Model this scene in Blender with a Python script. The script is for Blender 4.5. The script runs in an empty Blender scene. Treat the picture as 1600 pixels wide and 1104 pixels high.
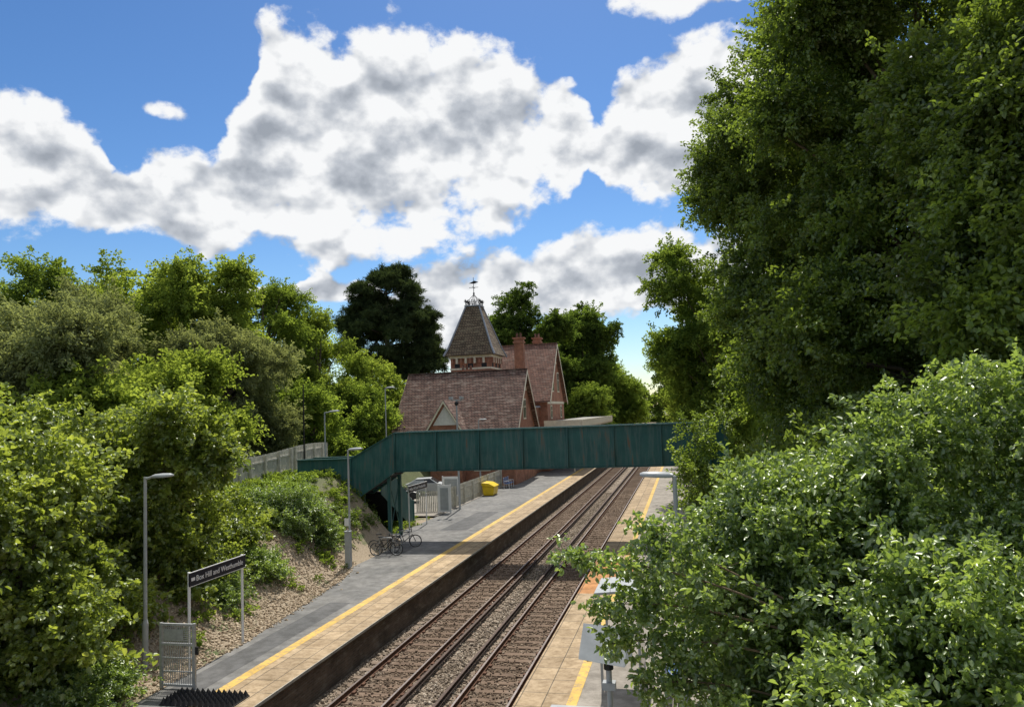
import bpy, math, random
import numpy as np
from mathutils import Vector, Matrix
random.seed(7)
RNG = np.random.default_rng(11)
scene = bpy.context.scene
COL = scene.collection

# ------------------------------------------------------------------ materials
def newmat(name):
    m = bpy.data.materials.new(name); m.use_nodes = True
    nt = m.node_tree
    for n in list(nt.nodes): nt.nodes.remove(n)
    out = nt.nodes.new('ShaderNodeOutputMaterial')
    return m, nt, out
def ramp(nt, fac, stops):
    r = nt.nodes.new('ShaderNodeValToRGB')
    els = r.color_ramp.elements
    while len(els) < len(stops): els.new(0.5)
    for e, (p, c) in zip(els, stops):
        e.position = p
        e.color = (*c, 1) if len(c) == 3 else c
    nt.links.new(fac, r.inputs[0])
    return r.outputs[0]
def mixc(nt, fac, a, b, mode='MIX'):
    m = nt.nodes.new('ShaderNodeMix'); m.data_type = 'RGBA'; m.blend_type = mode
    for val, idx in ((fac, 0), (a, 6), (b, 7)):
        if isinstance(val, bpy.types.NodeSocket): nt.links.new(val, m.inputs[idx])
        elif idx == 0: m.inputs[0].default_value = val
        else: m.inputs[idx].default_value = (*val, 1)
    return m.outputs[2]
def noise(nt, scale, detail=4, rough=.55, vec=None, dist=0.0):
    n = nt.nodes.new('ShaderNodeTexNoise')
    n.inputs['Scale'].default_value = scale; n.inputs['Detail'].default_value = detail
    n.inputs['Roughness'].default_value = rough; n.inputs['Distortion'].default_value = dist
    if vec is None:
        g = nt.nodes.new('ShaderNodeNewGeometry'); vec = g.outputs['Position']
    nt.links.new(vec, n.inputs['Vector'])
    return n
def pos(nt):
    return nt.nodes.new('ShaderNodeNewGeometry').outputs['Position']
def math1(nt, op, a, b=0.):
    n = nt.nodes.new('ShaderNodeMath'); n.operation = op
    for i, v in enumerate((a, b)):
        if isinstance(v, bpy.types.NodeSocket): nt.links.new(v, n.inputs[i])
        else: n.inputs[i].default_value = v
    return n.outputs[0]
def vscale(nt, vec, s):
    n = nt.nodes.new('ShaderNodeVectorMath'); n.operation = 'MULTIPLY'
    nt.links.new(vec, n.inputs[0]); n.inputs[1].default_value = s
    return n.outputs[0]
def bump(nt, h, strength=.5, dist=.02):
    b = nt.nodes.new('ShaderNodeBump'); b.inputs['Strength'].default_value = strength
    b.inputs['Distance'].default_value = dist
    nt.links.new(h, b.inputs['Height']); return b.outputs[0]
def princ(nt, out, col, rough=.8, metal=0., nrm=None, spec=.3):
    p = nt.nodes.new('ShaderNodeBsdfPrincipled')
    if isinstance(col, bpy.types.NodeSocket): nt.links.new(col, p.inputs['Base Color'])
    else: p.inputs['Base Color'].default_value = (*col, 1)
    p.inputs['Roughness'].default_value = rough
    p.inputs['Metallic'].default_value = metal
    p.inputs['Specular IOR Level'].default_value = spec
    if nrm is not None: nt.links.new(nrm, p.inputs['Normal'])
    nt.links.new(p.outputs[0], out.inputs[0])
    return p
def simple(name, c, var=.25, scale=6., rough=.7, metal=0., bmp=0.):
    m, nt, out = newmat(name)
    n = noise(nt, scale, 5)
    a = tuple(x*(1-var) for x in c); b = tuple(min(1, x*(1+var)) for x in c)
    col = ramp(nt, n.outputs[0], [(.3, a), (.7, b)])
    nr = bump(nt, n.outputs[0], bmp, .02) if bmp else None
    princ(nt, out, col, rough, metal, nr)
    return m
def trackdirt(nt, c):
    """oil and brake dust darkens the four-foot of each track"""
    sep = nt.nodes.new('ShaderNodeSeparateXYZ'); nt.links.new(pos(nt), sep.inputs[0])
    d = math1(nt, 'ABSOLUTE', math1(nt, 'SUBTRACT', math1(nt, 'ABSOLUTE', math1(nt, 'ADD', sep.outputs[0], 7.57)), 1.71))
    n = noise(nt, 1.2, 4, .6, vscale(nt, pos(nt), (1, .3, 1)))
    d = math1(nt, 'ADD', d, math1(nt, 'MULTIPLY', math1(nt, 'SUBTRACT', n.outputs[0], .5), 1.3))
    f = ramp(nt, d, [(.40, (.60, .51, .44)), (1.0, (.95, .93, .90))])
    n2 = noise(nt, .35, 3, .6)
    c = mixc(nt, .7, c, ramp(nt, n2.outputs[0], [(.35, (.72, .68, .62)), (.65, (1.12, 1.1, 1.06))]), 'MULTIPLY')
    return mixc(nt, .9, c, f, 'MULTIPLY')

def leafmat(name, dark, light, trans, tfac=.4, gloss=.06):
    m, nt, out = newmat(name)
    oi = nt.nodes.new('ShaderNodeObjectInfo')
    at = nt.nodes.new('ShaderNodeAttribute'); at.attribute_name = 'lv'
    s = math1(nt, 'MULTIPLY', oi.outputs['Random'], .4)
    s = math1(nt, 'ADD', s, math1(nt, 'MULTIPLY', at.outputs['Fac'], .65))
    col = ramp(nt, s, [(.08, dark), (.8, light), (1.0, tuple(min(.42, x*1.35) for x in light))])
    d = nt.nodes.new('ShaderNodeBsdfDiffuse'); nt.links.new(col, d.inputs[0])
    t = nt.nodes.new('ShaderNodeBsdfTranslucent')
    tc = mixc(nt, 1.0, col, trans, 'MULTIPLY'); nt.links.new(tc, t.inputs[0])
    mx = nt.nodes.new('ShaderNodeMixShader'); mx.inputs[0].default_value = tfac
    nt.links.new(d.outputs[0], mx.inputs[1]); nt.links.new(t.outputs[0], mx.inputs[2])
    if gloss == 0:
        nt.links.new(mx.outputs[0], out.inputs[0]); return m
    g = nt.nodes.new('ShaderNodeBsdfGlossy'); g.inputs['Roughness'].default_value = .42
    g.inputs[0].default_value = (.85, .88, .8, 1)
    mx2 = nt.nodes.new('ShaderNodeMixShader'); mx2.inputs[0].default_value = gloss
    nt.links.new(mx.outputs[0], mx2.inputs[1]); nt.links.new(g.outputs[0], mx2.inputs[2])
    nt.links.new(mx2.outputs[0], out.inputs[0])
    return m

M = {}
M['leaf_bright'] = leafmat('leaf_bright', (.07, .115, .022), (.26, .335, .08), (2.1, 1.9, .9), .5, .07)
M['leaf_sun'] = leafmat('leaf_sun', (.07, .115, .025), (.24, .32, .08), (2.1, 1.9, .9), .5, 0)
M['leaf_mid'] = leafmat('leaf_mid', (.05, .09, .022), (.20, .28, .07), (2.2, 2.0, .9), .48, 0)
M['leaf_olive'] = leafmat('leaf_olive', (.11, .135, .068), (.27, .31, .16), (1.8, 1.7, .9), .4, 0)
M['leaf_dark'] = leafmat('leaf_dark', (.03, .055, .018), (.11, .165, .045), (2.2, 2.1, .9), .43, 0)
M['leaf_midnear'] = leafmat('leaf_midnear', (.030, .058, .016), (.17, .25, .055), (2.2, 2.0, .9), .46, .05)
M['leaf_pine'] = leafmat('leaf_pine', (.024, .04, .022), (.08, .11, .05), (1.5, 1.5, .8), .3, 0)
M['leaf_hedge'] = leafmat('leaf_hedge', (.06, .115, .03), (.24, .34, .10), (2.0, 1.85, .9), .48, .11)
M['bark'] = simple('bark', (.12, .095, .07), .4, 4, .95, 0, .6)
M['twig'] = simple('twig', (.17, .125, .08), .3, 8, .9)

def mapped_brick(name, c1, c2, mortar, w, h, msize, rough=.9, lich=None, bmp=.3, fl=.5, lf=(.52, .66)):
    m, nt, out = newmat(name)
    sep = nt.nodes.new('ShaderNodeSeparateXYZ'); nt.links.new(pos(nt), sep.inputs[0])
    ad = math1(nt, 'ADD', sep.outputs[0], sep.outputs[1])
    cb = nt.nodes.new('ShaderNodeCombineXYZ'); nt.links.new(ad, cb.inputs[0]); nt.links.new(sep.outputs[2], cb.inputs[1])
    b = nt.nodes.new('ShaderNodeTexBrick'); nt.links.new(cb.outputs[0], b.inputs['Vector'])
    b.inputs['Color1'].default_value = (*c1, 1); b.inputs['Color2'].default_value = (*c2, 1); b.inputs['Mortar'].default_value = (*mortar, 1)
    b.inputs['Scale'].default_value = 1; b.inputs['Brick Width'].default_value = w; b.inputs['Row Height'].default_value = h
    b.inputs['Mortar Size'].default_value = msize; b.offset = fl
    n = noise(nt, 1.3, 6, .65)
    col = mixc(nt, .75, b.outputs[0], ramp(nt, n.outputs[0], [(.3, (.45, .45, .45)), (.7, (1.35, 1.35, 1.35))]), 'MULTIPLY')
    if lich:
        n2 = noise(nt, 2.2, 7, .7, vscale(nt, pos(nt), (.5, .5, 2.4)))
        f = ramp(nt, n2.outputs[0], [(lf[0], (0, 0, 0)), (lf[1], (.8, .8, .8))])
        col = mixc(nt, f, col, lich)
    princ(nt, out, col, rough, 0, bump(nt, b.outputs['Fac'], bmp, -.02))
    return m
M['brick'] = mapped_brick('brick_red', (.42, .155, .08), (.31, .115, .065), (.34, .29, .23), .225, .075, .008)
M['oldbrick'] = mapped_brick('platform_brick', (.17, .115, .08), (.12, .085, .06), (.15, .135, .115), .225, .075, .01, lich=(.27, .235, .19))
M['roof'] = mapped_brick('roof_tiles', (.225, .13, .10), (.145, .085, .068), (.045, .03, .026), .33, .27, .03, lich=(.34, .265, .215), bmp=.8, lf=(.51, .64))
M['roof_red'] = mapped_brick('roof_tiles_red', (.27, .14, .10), (.185, .10, .075), (.06, .04, .034), .33, .27, .025, lich=(.32, .24, .19), bmp=.8)
M['roof_tower'] = mapped_brick('roof_tiles_tower', (.20, .145, .095), (.14, .105, .07), (.04, .03, .026), .3, .3, .03, lich=(.32, .27, .175), bmp=.8)
M['cream'] = simple('cream_paint', (.70, .64, .50), .12, 3, .6)
M['white'] = simple('white_paint', (.72, .71, .66), .08, 5, .5)
M['glass'] = simple('window_glass', (.03, .035, .04), .2, 2, .12)
M['lead'] = simple('lead_flashing', (.26, .28, .32), .15, 4, .5)
M['iron'] = simple('iron_black', (.02, .02, .022), .2, 8, .5)
M['galv'] = simple('galvanised_steel', (.40, .41, .42), .15, 9, .5, .4)
M['lampgrey'] = simple('lamp_grey', (.38, .40, .41), .1, 5, .45)
M['conc'] = simple('concrete', (.40, .38, .33), .2, 3, .9, 0, .3)
M['felt'] = simple('canopy_roofing', (.30, .29, .26), .3, 1.5, .9, 0, .2)
M['fencewood'] = simple('fence_wood', (.52, .50, .42), .25, 3, .85)
M['yellow_plastic'] = simple('yellow_plastic', (.75, .52, .02), .1, 3, .4)
M['signblue'] = simple('sign_dark', (.012, .016, .03), .1, 3, .4)
M['signwhite'] = simple('sign_white', (.8, .8, .8), .03, 3, .5)
M['rubber'] = simple('black_rubber', (.018, .018, .02), .2, 10, .6)
M['carpaint'] = simple('car_paint_dark', (.02, .024, .03), .1, 2, .2)
M['benchblue'] = simple('bench_blue', (.05, .14, .35), .1, 4, .45)
M['porcelain'] = simple('porcelain', (.3, .28, .25), .1, 4, .3)

m, nt, out = newmat('bridge_green_paint'); M['green'] = m
n1 = noise(nt, 1.3, 6, .6); n2 = noise(nt, 1, 7, .7, vscale(nt, pos(nt), (5, 5, .45)))
c = ramp(nt, n1.outputs[0], [(.3, (.020, .088, .085)), (.72, (.040, .14, .13))])
c = mixc(nt, ramp(nt, n2.outputs[0], [(.46, (0, 0, 0)), (.62, (.8, .8, .8))]), c, (.09, .16, .15))
c = mixc(nt, ramp(nt, n2.outputs[0], [(.60, (0, 0, 0)), (.68, (.85, .85, .85))]), c, (.17, .095, .05))
princ(nt, out, c, .5, 0, bump(nt, n1.outputs[0], .15, .03))

m, nt, out = newmat('ballast'); M['ballast'] = m
v = nt.nodes.new('ShaderNodeTexVoronoi'); v.inputs['Scale'].default_value = 17; nt.links.new(pos(nt), v.inputs['Vector'])
sp = nt.nodes.new('ShaderNodeSeparateColor'); nt.links.new(v.outputs['Color'], sp.inputs[0])
c = ramp(nt, sp.outputs[0], [(0, (.13, .105, .08)), (.5, (.27, .225, .18)), (1, (.42, .36, .30))])
princ(nt, out, trackdirt(nt, c), .95, 0, bump(nt, v.outputs['Distance'], 1., -.05))
def chipmat(name, stops, dirt=False):
    m, nt, out = newmat(name)
    at = nt.nodes.new('ShaderNodeAttribute'); at.attribute_name = 'lv'
    c = ramp(nt, at.outputs['Fac'], stops)
    if dirt: c = trackdirt(nt, c)
    princ(nt, out, c, .95); return m
M['stone'] = chipmat('stone', [(0, (.14, .11, .085)), (.4, (.26, .215, .17)), (.85, (.37, .315, .26)), (1, (.52, .47, .40))], True)
M['litter'] = chipmat('leaf_litter', [(0, (.17, .12, .075)), (.5, (.35, .27, .185)), (1, (.55, .46, .34))])
M['railtop'] = simple('rail_worn_top', (.34, .29, .26), .2, 5, .35, .85)
M['railside'] = simple('rail_rust', (.12, .062, .038), .3, 8, .9)
M['condrail'] = simple('conductor_rail', (.085, .055, .042), .3, 6, .7, .1)
m, nt, out = newmat('sleeper_wood'); M['sleeper'] = m
n1 = noise(nt, 1, 6, .6, vscale(nt, pos(nt), (2, 18, 4)))
c = ramp(nt, n1.outputs[0], [(.3, (.15, .115, .09)), (.7, (.36, .29, .235))])
princ(nt, out, trackdirt(nt, c), .9, 0, bump(nt, n1.outputs[0], .4, .02))
def asphalt(name, lo, hi):
    m, nt, out = newmat(name)
    n1 = noise(nt, .55, 6, .6); n2 = noise(nt, 60, 3, .7)
    c = ramp(nt, n1.outputs[0], [(.33, lo), (.68, hi)])
    c = mixc(nt, .5, c, ramp(nt, n2.outputs[0], [(.3, (.6, .6, .6)), (.7, (1.4, 1.4, 1.4))]), 'MULTIPLY')
    n3 = noise(nt, 2.2, 5, .7)
    c = mixc(nt, .7, c, ramp(nt, n3.outputs[0], [(.38, (.68, .67, .65)), (.6, (1.08, 1.08, 1.08))]), 'MULTIPLY')
    princ(nt, out, c, .88, 0, bump(nt, n2.outputs[0], .2, .01))
    return m
M['asphalt'] = asphalt('platform_asphalt', (.13, .13, .128), (.235, .228, .217))
M['asphalt_pale'] = asphalt('platform_asphalt_pale', (.25, .225, .195), (.36, .325, .28))
M['patch'] = asphalt('asphalt_patch', (.09, .091, .093), (.135, .133, .132))
def slabs(name, c1, c2):
    m, nt, out = newmat(name)
    b = nt.nodes.new('ShaderNodeTexBrick')
    sep = nt.nodes.new('ShaderNodeSeparateXYZ'); nt.links.new(pos(nt), sep.inputs[0])
    cb = nt.nodes.new('ShaderNodeCombineXYZ'); nt.links.new(sep.outputs[1], cb.inputs[0]); nt.links.new(sep.outputs[0], cb.inputs[1])
    nt.links.new(cb.outputs[0], b.inputs['Vector'])
    b.inputs['Color1'].default_value = (*c1, 1); b.inputs['Color2'].default_value = (*c2, 1); b.inputs['Mortar'].default_value = (.14, .12, .09, 1)
    b.inputs['Scale'].default_value = 1; b.inputs['Brick Width'].default_value = .9; b.inputs['Row Height'].default_value = .62
    b.inputs['Mortar Size'].default_value = .014; b.offset = 0
    n = noise(nt, 1.1, 7, .65)
    col = mixc(nt, .8, b.outputs[0], ramp(nt, n.outputs[0], [(.32, (.6, .56, .5)), (.68, (1.2, 1.18, 1.15))]), 'MULTIPLY')
    n2 = noise(nt, 6, 5, .7)
    col = mixc(nt, .7, col, ramp(nt, n2.outputs[0], [(.36, (.62, .58, .5)), (.58, (1.1, 1.1, 1.1))]), 'MULTIPLY')
    princ(nt, out, col, .9, 0, bump(nt, b.outputs['Fac'], .3, -.01))
    return m
M['slabs'] = slabs('coping_slabs', (.48, .37, .245), (.37, .285, .19))
M['slabs_orange'] = slabs('coping_slabs_orange', (.55, .27, .11), (.46, .23, .10))
m, nt, out = newmat('yellow_line_paint'); M['yline'] = m
n1 = noise(nt, 7, 7, .7); n2 = noise(nt, .7, 3)
c = ramp(nt, n1.outputs[0], [(.38, (.40, .29, .15)), (.52, (.66, .43, .10)), (.75, (.73, .5, .13))])
c = mixc(nt, .6, c, ramp(nt, n2.outputs[0], [(.35, (.75, .72, .7)), (.65, (1.1, 1.1, 1.1))]), 'MULTIPLY')
princ(nt, out, c, .75)
m, nt, out = newmat('ground_soil_grass'); M['ground'] = m
n1 = noise(nt, .5, 7, .65); n2 = noise(nt, 14, 6, .75)
g = ramp(nt, n2.outputs[0], [(.3, (.04, .06, .02)), (.7, (.13, .17, .06))])
s = ramp(nt, n2.outputs[0], [(.25, (.17, .125, .085)), (.5, (.32, .255, .18)), (.75, (.46, .385, .295))])
c = mixc(nt, ramp(nt, n1.outputs[0], [(.54, (0, 0, 0)), (.62, (1, 1, 1))]), s, g)
sep = nt.nodes.new('ShaderNodeSeparateXYZ'); nt.links.new(pos(nt), sep.inputs[0])
mr = nt.nodes.new('ShaderNodeMapRange'); nt.links.new(sep.outputs[0], mr.inputs[0]); mr.inputs[1].default_value = -17.5; mr.inputs[2].default_value = -20; mr.inputs[3].default_value = 0; mr.inputs[4].default_value = .85
c = mixc(nt, mr.outputs[0], c, g)
princ(nt, out, c, .95, 0, bump(nt, n2.outputs[0], .6, .06))

# ------------------------------------------------------------------ mesh builder
class MB:
    def __init__(s): s.v = []; s.f = []; s.m = []; s.mats = []; s.sm = []
    def mi(s, k):
        if k not in s.mats: s.mats.append(k)
        return s.mats.index(k)
    def add(s, vs, fs, k, smooth=False):
        o = len(s.v); s.v += [tuple(p) for p in vs]; i = s.mi(k)
        for f in fs: s.f.append([o+j for j in f]); s.m.append(i); s.sm.append(smooth)
    def box(s, x0, x1, y0, y1, z0, z1, k):
        s.add([(x0,y0,z0),(x1,y0,z0),(x1,y1,z0),(x0,y1,z0),(x0,y0,z1),(x1,y0,z1),(x1,y1,z1),(x0,y1,z1)],
              [(0,3,2,1),(4,5,6,7),(0,1,5,4),(1,2,6,5),(2,3,7,6),(3,0,4,7)], k)
    def obox(s, c, dirx, L, W, H, k):
        d = Vector((dirx[0], dirx[1], 0)).normalized(); n = Vector((-d.y, d.x, 0)); c = Vector(c)
        vs = []
        for z in (0, H):
            for a, b in ((-1,-1),(1,-1),(1,1),(-1,1)):
                vs.append(c + d*a*L/2 + n*b*W/2 + Vector((0,0,z)))
        s.add(vs, [(0,3,2,1),(4,5,6,7),(0,1,5,4),(1,2,6,5),(2,3,7,6),(3,0,4,7)], k)
    def prism(s, poly, off, k):
        n = len(poly); off = Vector(off)
        vs = [Vector(p) for p in poly] + [Vector(p)+off for p in poly]
        s.add(vs, [list(range(n))[::-1], list(range(n, 2*n))] + [(i, (i+1)%n, n+(i+1)%n, n+i) for i in range(n)], k)
    def tube(s, path, rad, k, seg=8, smooth=True):
        path = [Vector(p) for p in path]
        if not hasattr(rad, '__len__'): rad = [rad]*len(path)
        vs = []; n = len(path)
        for i, p in enumerate(path):
            d = (path[min(i+1, n-1)] - path[max(i-1, 0)])
            if d.length < 1e-6: d = Vector((0,0,1))
            d.normalize()
            a = d.orthogonal().normalized() if i == 0 else (a - d*a.dot(d)).normalized()
            b = d.cross(a)
            for j in range(seg):
                t = 2*math.pi*j/seg
                vs.append(p + (a*math.cos(t)+b*math.sin(t))*rad[i])
        fs = []
        for i in range(n-1):
            for j in range(seg):
                fs.append((i*seg+j, i*seg+(j+1)%seg, (i+1)*seg+(j+1)%seg, (i+1)*seg+j))
        s.add(vs, fs, k, smooth)
        s.add(vs[:seg], [list(range(seg))[::-1]], k); s.add(vs[-seg:], [list(range(seg))], k)
    def ring(s, c, ax, R, r, k, seg=24):
        c = Vector(c); ax = Vector(ax).normalized(); a = ax.orthogonal().normalized(); b = ax.cross(a)
        vs = []; q = 6
        for i in range(seg):
            t = 2*math.pi*i/seg; e = a*math.cos(t)+b*math.sin(t)
            for j in range(q):
                u = 2*math.pi*j/q
                vs.append(c + e*(R + r*math.cos(u)) + ax*r*math.sin(u))
        s.add(vs, [(i*q+j, ((i+1)%seg)*q+j, ((i+1)%seg)*q+(j+1)%q, i*q+(j+1)%q) for i in range(seg) for j in range(q)], k, True)
    def ball(s, c, r, k, seg=10, sz=1.):
        vs = []; c = Vector(c); fs = []
        for i in range(seg+1):
            th = math.pi*i/seg
            for j in range(seg):
                ph = 2*math.pi*j/seg
                vs.append(c + Vector((r*math.sin(th)*math.cos(ph), r*math.sin(th)*math.sin(ph), r*sz*math.cos(th))))
        for i in range(seg):
            for j in range(seg):
                fs.append((i*seg+j, (i+1)*seg+j, (i+1)*seg+(j+1)%seg, i*seg+(j+1)%seg))
        s.add(vs, fs, k, True)
    def obj(s, name, parent=None, bevel=0.):
        me = bpy.data.meshes.new(name); me.from_pydata([tuple(v) for v in s.v], [], s.f)
        for k in s.mats: me.materials.append(M[k])
        me.polygons.foreach_set('material_index', s.m); me.polygons.foreach_set('use_smooth', s.sm)
        me.update()
        o = bpy.data.objects.new(name, me); COL.objects.link(o)
        if parent: o.parent = parent
        if bevel:
            b = o.modifiers.new('bevel', 'BEVEL'); b.width = bevel; b.segments = 2; b.limit_method = 'ANGLE'
        return o
def empty(name):
    o = bpy.data.objects.new(name, None); o.empty_display_size = .5; COL.objects.link(o); return o
def fastmesh(name, V, quads, mat, lv=None):
    me = bpy.data.meshes.new(name)
    me.vertices.add(len(V)); me.vertices.foreach_set('co', V.astype(np.float32).ravel())
    nq = len(quads); me.loops.add(nq*4); me.loops.foreach_set('vertex_index', quads.astype(np.int32).ravel())
    me.polygons.add(nq); me.polygons.foreach_set('loop_start', np.arange(0, nq*4, 4, dtype=np.int32))
    if lv is not None:
        a = me.attributes.new('lv', 'FLOAT', 'POINT'); a.data.foreach_set('value', lv.astype(np.float32))
    me.materials.append(M[mat]); me.update(calc_edges=True); me.validate(); return me

# ------------------------------------------------------------------ foliage
def instancer(name, pts, coll, smin, smax, tilt, parent=None, seed=0):
    me = bpy.data.meshes.new(name); me.vertices.add(len(pts))
    me.vertices.foreach_set('co', np.asarray(pts, dtype=np.float32).ravel()); me.update()
    o = bpy.data.objects.new(name, me); COL.objects.link(o)
    if parent: o.parent = parent
    ng = bpy.data.node_groups.new(name+'_scatter', 'GeometryNodeTree')
    ng.interface.new_socket(name='Geometry', in_out='INPUT', socket_type='NodeSocketGeometry')
    ng.interface.new_socket(name='Geometry', in_out='OUTPUT', socket_type='NodeSocketGeometry')
    gi = ng.nodes.new('NodeGroupInput'); go = ng.nodes.new('NodeGroupOutput')
    ip = ng.nodes.new('GeometryNodeInstanceOnPoints'); ci = ng.nodes.new('GeometryNodeCollectionInfo')
    ci.inputs['Collection'].default_value = coll; ci.inputs['Separate Children'].default_value = True; ci.inputs['Reset Children'].default_value = True
    ip.inputs['Pick Instance'].default_value = True
    rv = ng.nodes.new('FunctionNodeRandomValue'); rv.data_type = 'FLOAT_VECTOR'
    rv.inputs[0].default_value = (-tilt, -tilt, 0); rv.inputs[1].default_value = (tilt, tilt, 6.283)
    rs = ng.nodes.new('FunctionNodeRandomValue'); rs.data_type = 'FLOAT'
    rs.inputs[2].default_value = smin; rs.inputs[3].default_value = smax
    rv.inputs['Seed'].default_value = seed; rs.inputs['Seed'].default_value = seed+5
    L = ng.links.new
    L(gi.outputs[0], ip.inputs['Points']); L(ci.outputs[0], ip.inputs['Instance'])
    L(rv.outputs[0], ip.inputs['Rotation']); L(rs.outputs[1], ip.inputs['Scale'])
    L(ip.outputs[0], go.inputs[0])
    md = o.modifiers.new('scatter', 'NODES'); md.node_group = ng
    return o
def nrmz(a): return a/np.maximum(1e-9, np.linalg.norm(a, axis=1))[:, None]
def bough(name, mat, R, ntw, nlf, L, W, seed, spread=.14, flat=.8, upbias=.9, droop=.15, reach=(.55, 1.45), zb=.12):
    r = np.random.default_rng(seed)
    d = r.normal(size=(ntw, 3)); d[:, 2] = d[:, 2]*.8+zb; d = nrmz(d)
    ln = R*r.uniform(*reach, size=ntw)
    tw = np.repeat(np.arange(ntw), nlf); n = len(tw)
    t = r.uniform(.2, 1, n)**.75
    dd = d[tw]
    p = dd*(ln[tw]*t)[:, None]; p[:, 2] = p[:, 2]*flat - droop*R*t*t
    sp = spread*R*(1.2-.85*t)
    p += r.normal(size=(n, 3))*sp[:, None]
    ax = nrmz(dd*.9 + r.normal(size=(n, 3))*.75 - np.array([0, 0, .25]))
    nr = r.normal(size=(n, 3)); nr[:, 2] = np.abs(nr[:, 2])+upbias
    nr = nrmz(nr - ax*np.sum(nr*ax, 1)[:, None]); sd = np.cross(nr, ax)
    l = (L*r.uniform(.6, 1.25, n))[:, None]; w = (W*r.uniform(.75, 1.2, n))[:, None]
    fo = nr*w*.28; dr = -nr*l*.15
    V = np.stack([p, p+ax*l*.3+sd*w*.5+fo, p+ax*l*.68+sd*w*.42+fo+dr*.4, p+ax*l+dr, p+ax*l*.68-sd*w*.42+fo+dr*.4, p+ax*l*.3-sd*w*.5+fo], 1).reshape(-1, 3)
    o = (np.arange(n)*6)[:, None]
    Q = np.concatenate([o+np.array([0, 3, 2, 1]), o+np.array([0, 5, 4, 3])])
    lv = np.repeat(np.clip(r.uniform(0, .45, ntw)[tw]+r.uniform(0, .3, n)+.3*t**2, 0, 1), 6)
    me = fastmesh(name, V, Q, mat, lv)
    return bpy.data.objects.new(name, me)
def bcoll(name, mat, k=5, seed=0, **kw):
    c = bpy.data.collections.new(name)
    for i in range(k): c.objects.link(bough(name+'_bough', mat, seed=seed*10+i, **kw))
    return c
C = {
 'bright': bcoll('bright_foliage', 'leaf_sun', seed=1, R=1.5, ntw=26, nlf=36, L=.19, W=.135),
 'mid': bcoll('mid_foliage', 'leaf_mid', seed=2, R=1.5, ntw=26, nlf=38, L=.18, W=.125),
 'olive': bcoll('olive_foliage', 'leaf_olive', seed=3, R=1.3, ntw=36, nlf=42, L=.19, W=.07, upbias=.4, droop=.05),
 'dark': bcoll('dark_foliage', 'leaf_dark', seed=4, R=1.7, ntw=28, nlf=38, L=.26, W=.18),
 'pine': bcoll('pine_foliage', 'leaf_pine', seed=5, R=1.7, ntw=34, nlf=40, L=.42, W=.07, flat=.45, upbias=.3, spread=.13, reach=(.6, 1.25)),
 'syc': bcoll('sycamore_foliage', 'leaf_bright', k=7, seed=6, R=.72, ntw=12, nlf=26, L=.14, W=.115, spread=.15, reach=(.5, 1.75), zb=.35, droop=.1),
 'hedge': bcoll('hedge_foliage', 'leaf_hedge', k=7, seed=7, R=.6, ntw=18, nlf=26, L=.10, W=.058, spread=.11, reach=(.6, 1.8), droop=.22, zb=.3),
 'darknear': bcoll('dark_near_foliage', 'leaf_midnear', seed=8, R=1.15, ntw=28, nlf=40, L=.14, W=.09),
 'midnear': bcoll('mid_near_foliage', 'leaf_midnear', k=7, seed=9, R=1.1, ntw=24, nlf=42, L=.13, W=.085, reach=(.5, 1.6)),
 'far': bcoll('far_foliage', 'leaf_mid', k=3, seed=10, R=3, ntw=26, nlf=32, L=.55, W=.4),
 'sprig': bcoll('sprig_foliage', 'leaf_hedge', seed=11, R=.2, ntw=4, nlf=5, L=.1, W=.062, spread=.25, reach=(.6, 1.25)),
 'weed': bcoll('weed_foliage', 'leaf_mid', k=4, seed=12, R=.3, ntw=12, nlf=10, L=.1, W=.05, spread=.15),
}
def crown(lobes, n, inset, seed, shell=(.72, 1.04), zcut=None):
    r = np.random.default_rng(seed); P = []
    ar = np.array([l[3]*l[4]+l[4]*l[5]+l[3]*l[5] for l in lobes]); cnt = np.maximum(3, np.round(n*ar/ar.sum()).astype(int))
    L = np.array([l[:6] for l in lobes], float)
    for l, k in zip(L, cnt):
        got = 0; tries = 0
        while got < k and tries < k*12:
            tries += 1
            d = r.normal(size=3); d /= np.linalg.norm(d)
            u = r.uniform(*shell) if r.uniform() > .12 else r.uniform(.3, .75)
            q = l[:3] + d*np.maximum(l[3:6]-inset, l[3:6]*.35)*u
            inside = (np.sum(((q-L[:, :3])/L[:, 3:6])**2, 1) < .30).any()
            if inside and r.uniform() > .2: continue
            if zcut is not None and q[2] < zcut: got += 1; continue
            P.append(q); got += 1
    return np.array(P)

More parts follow.
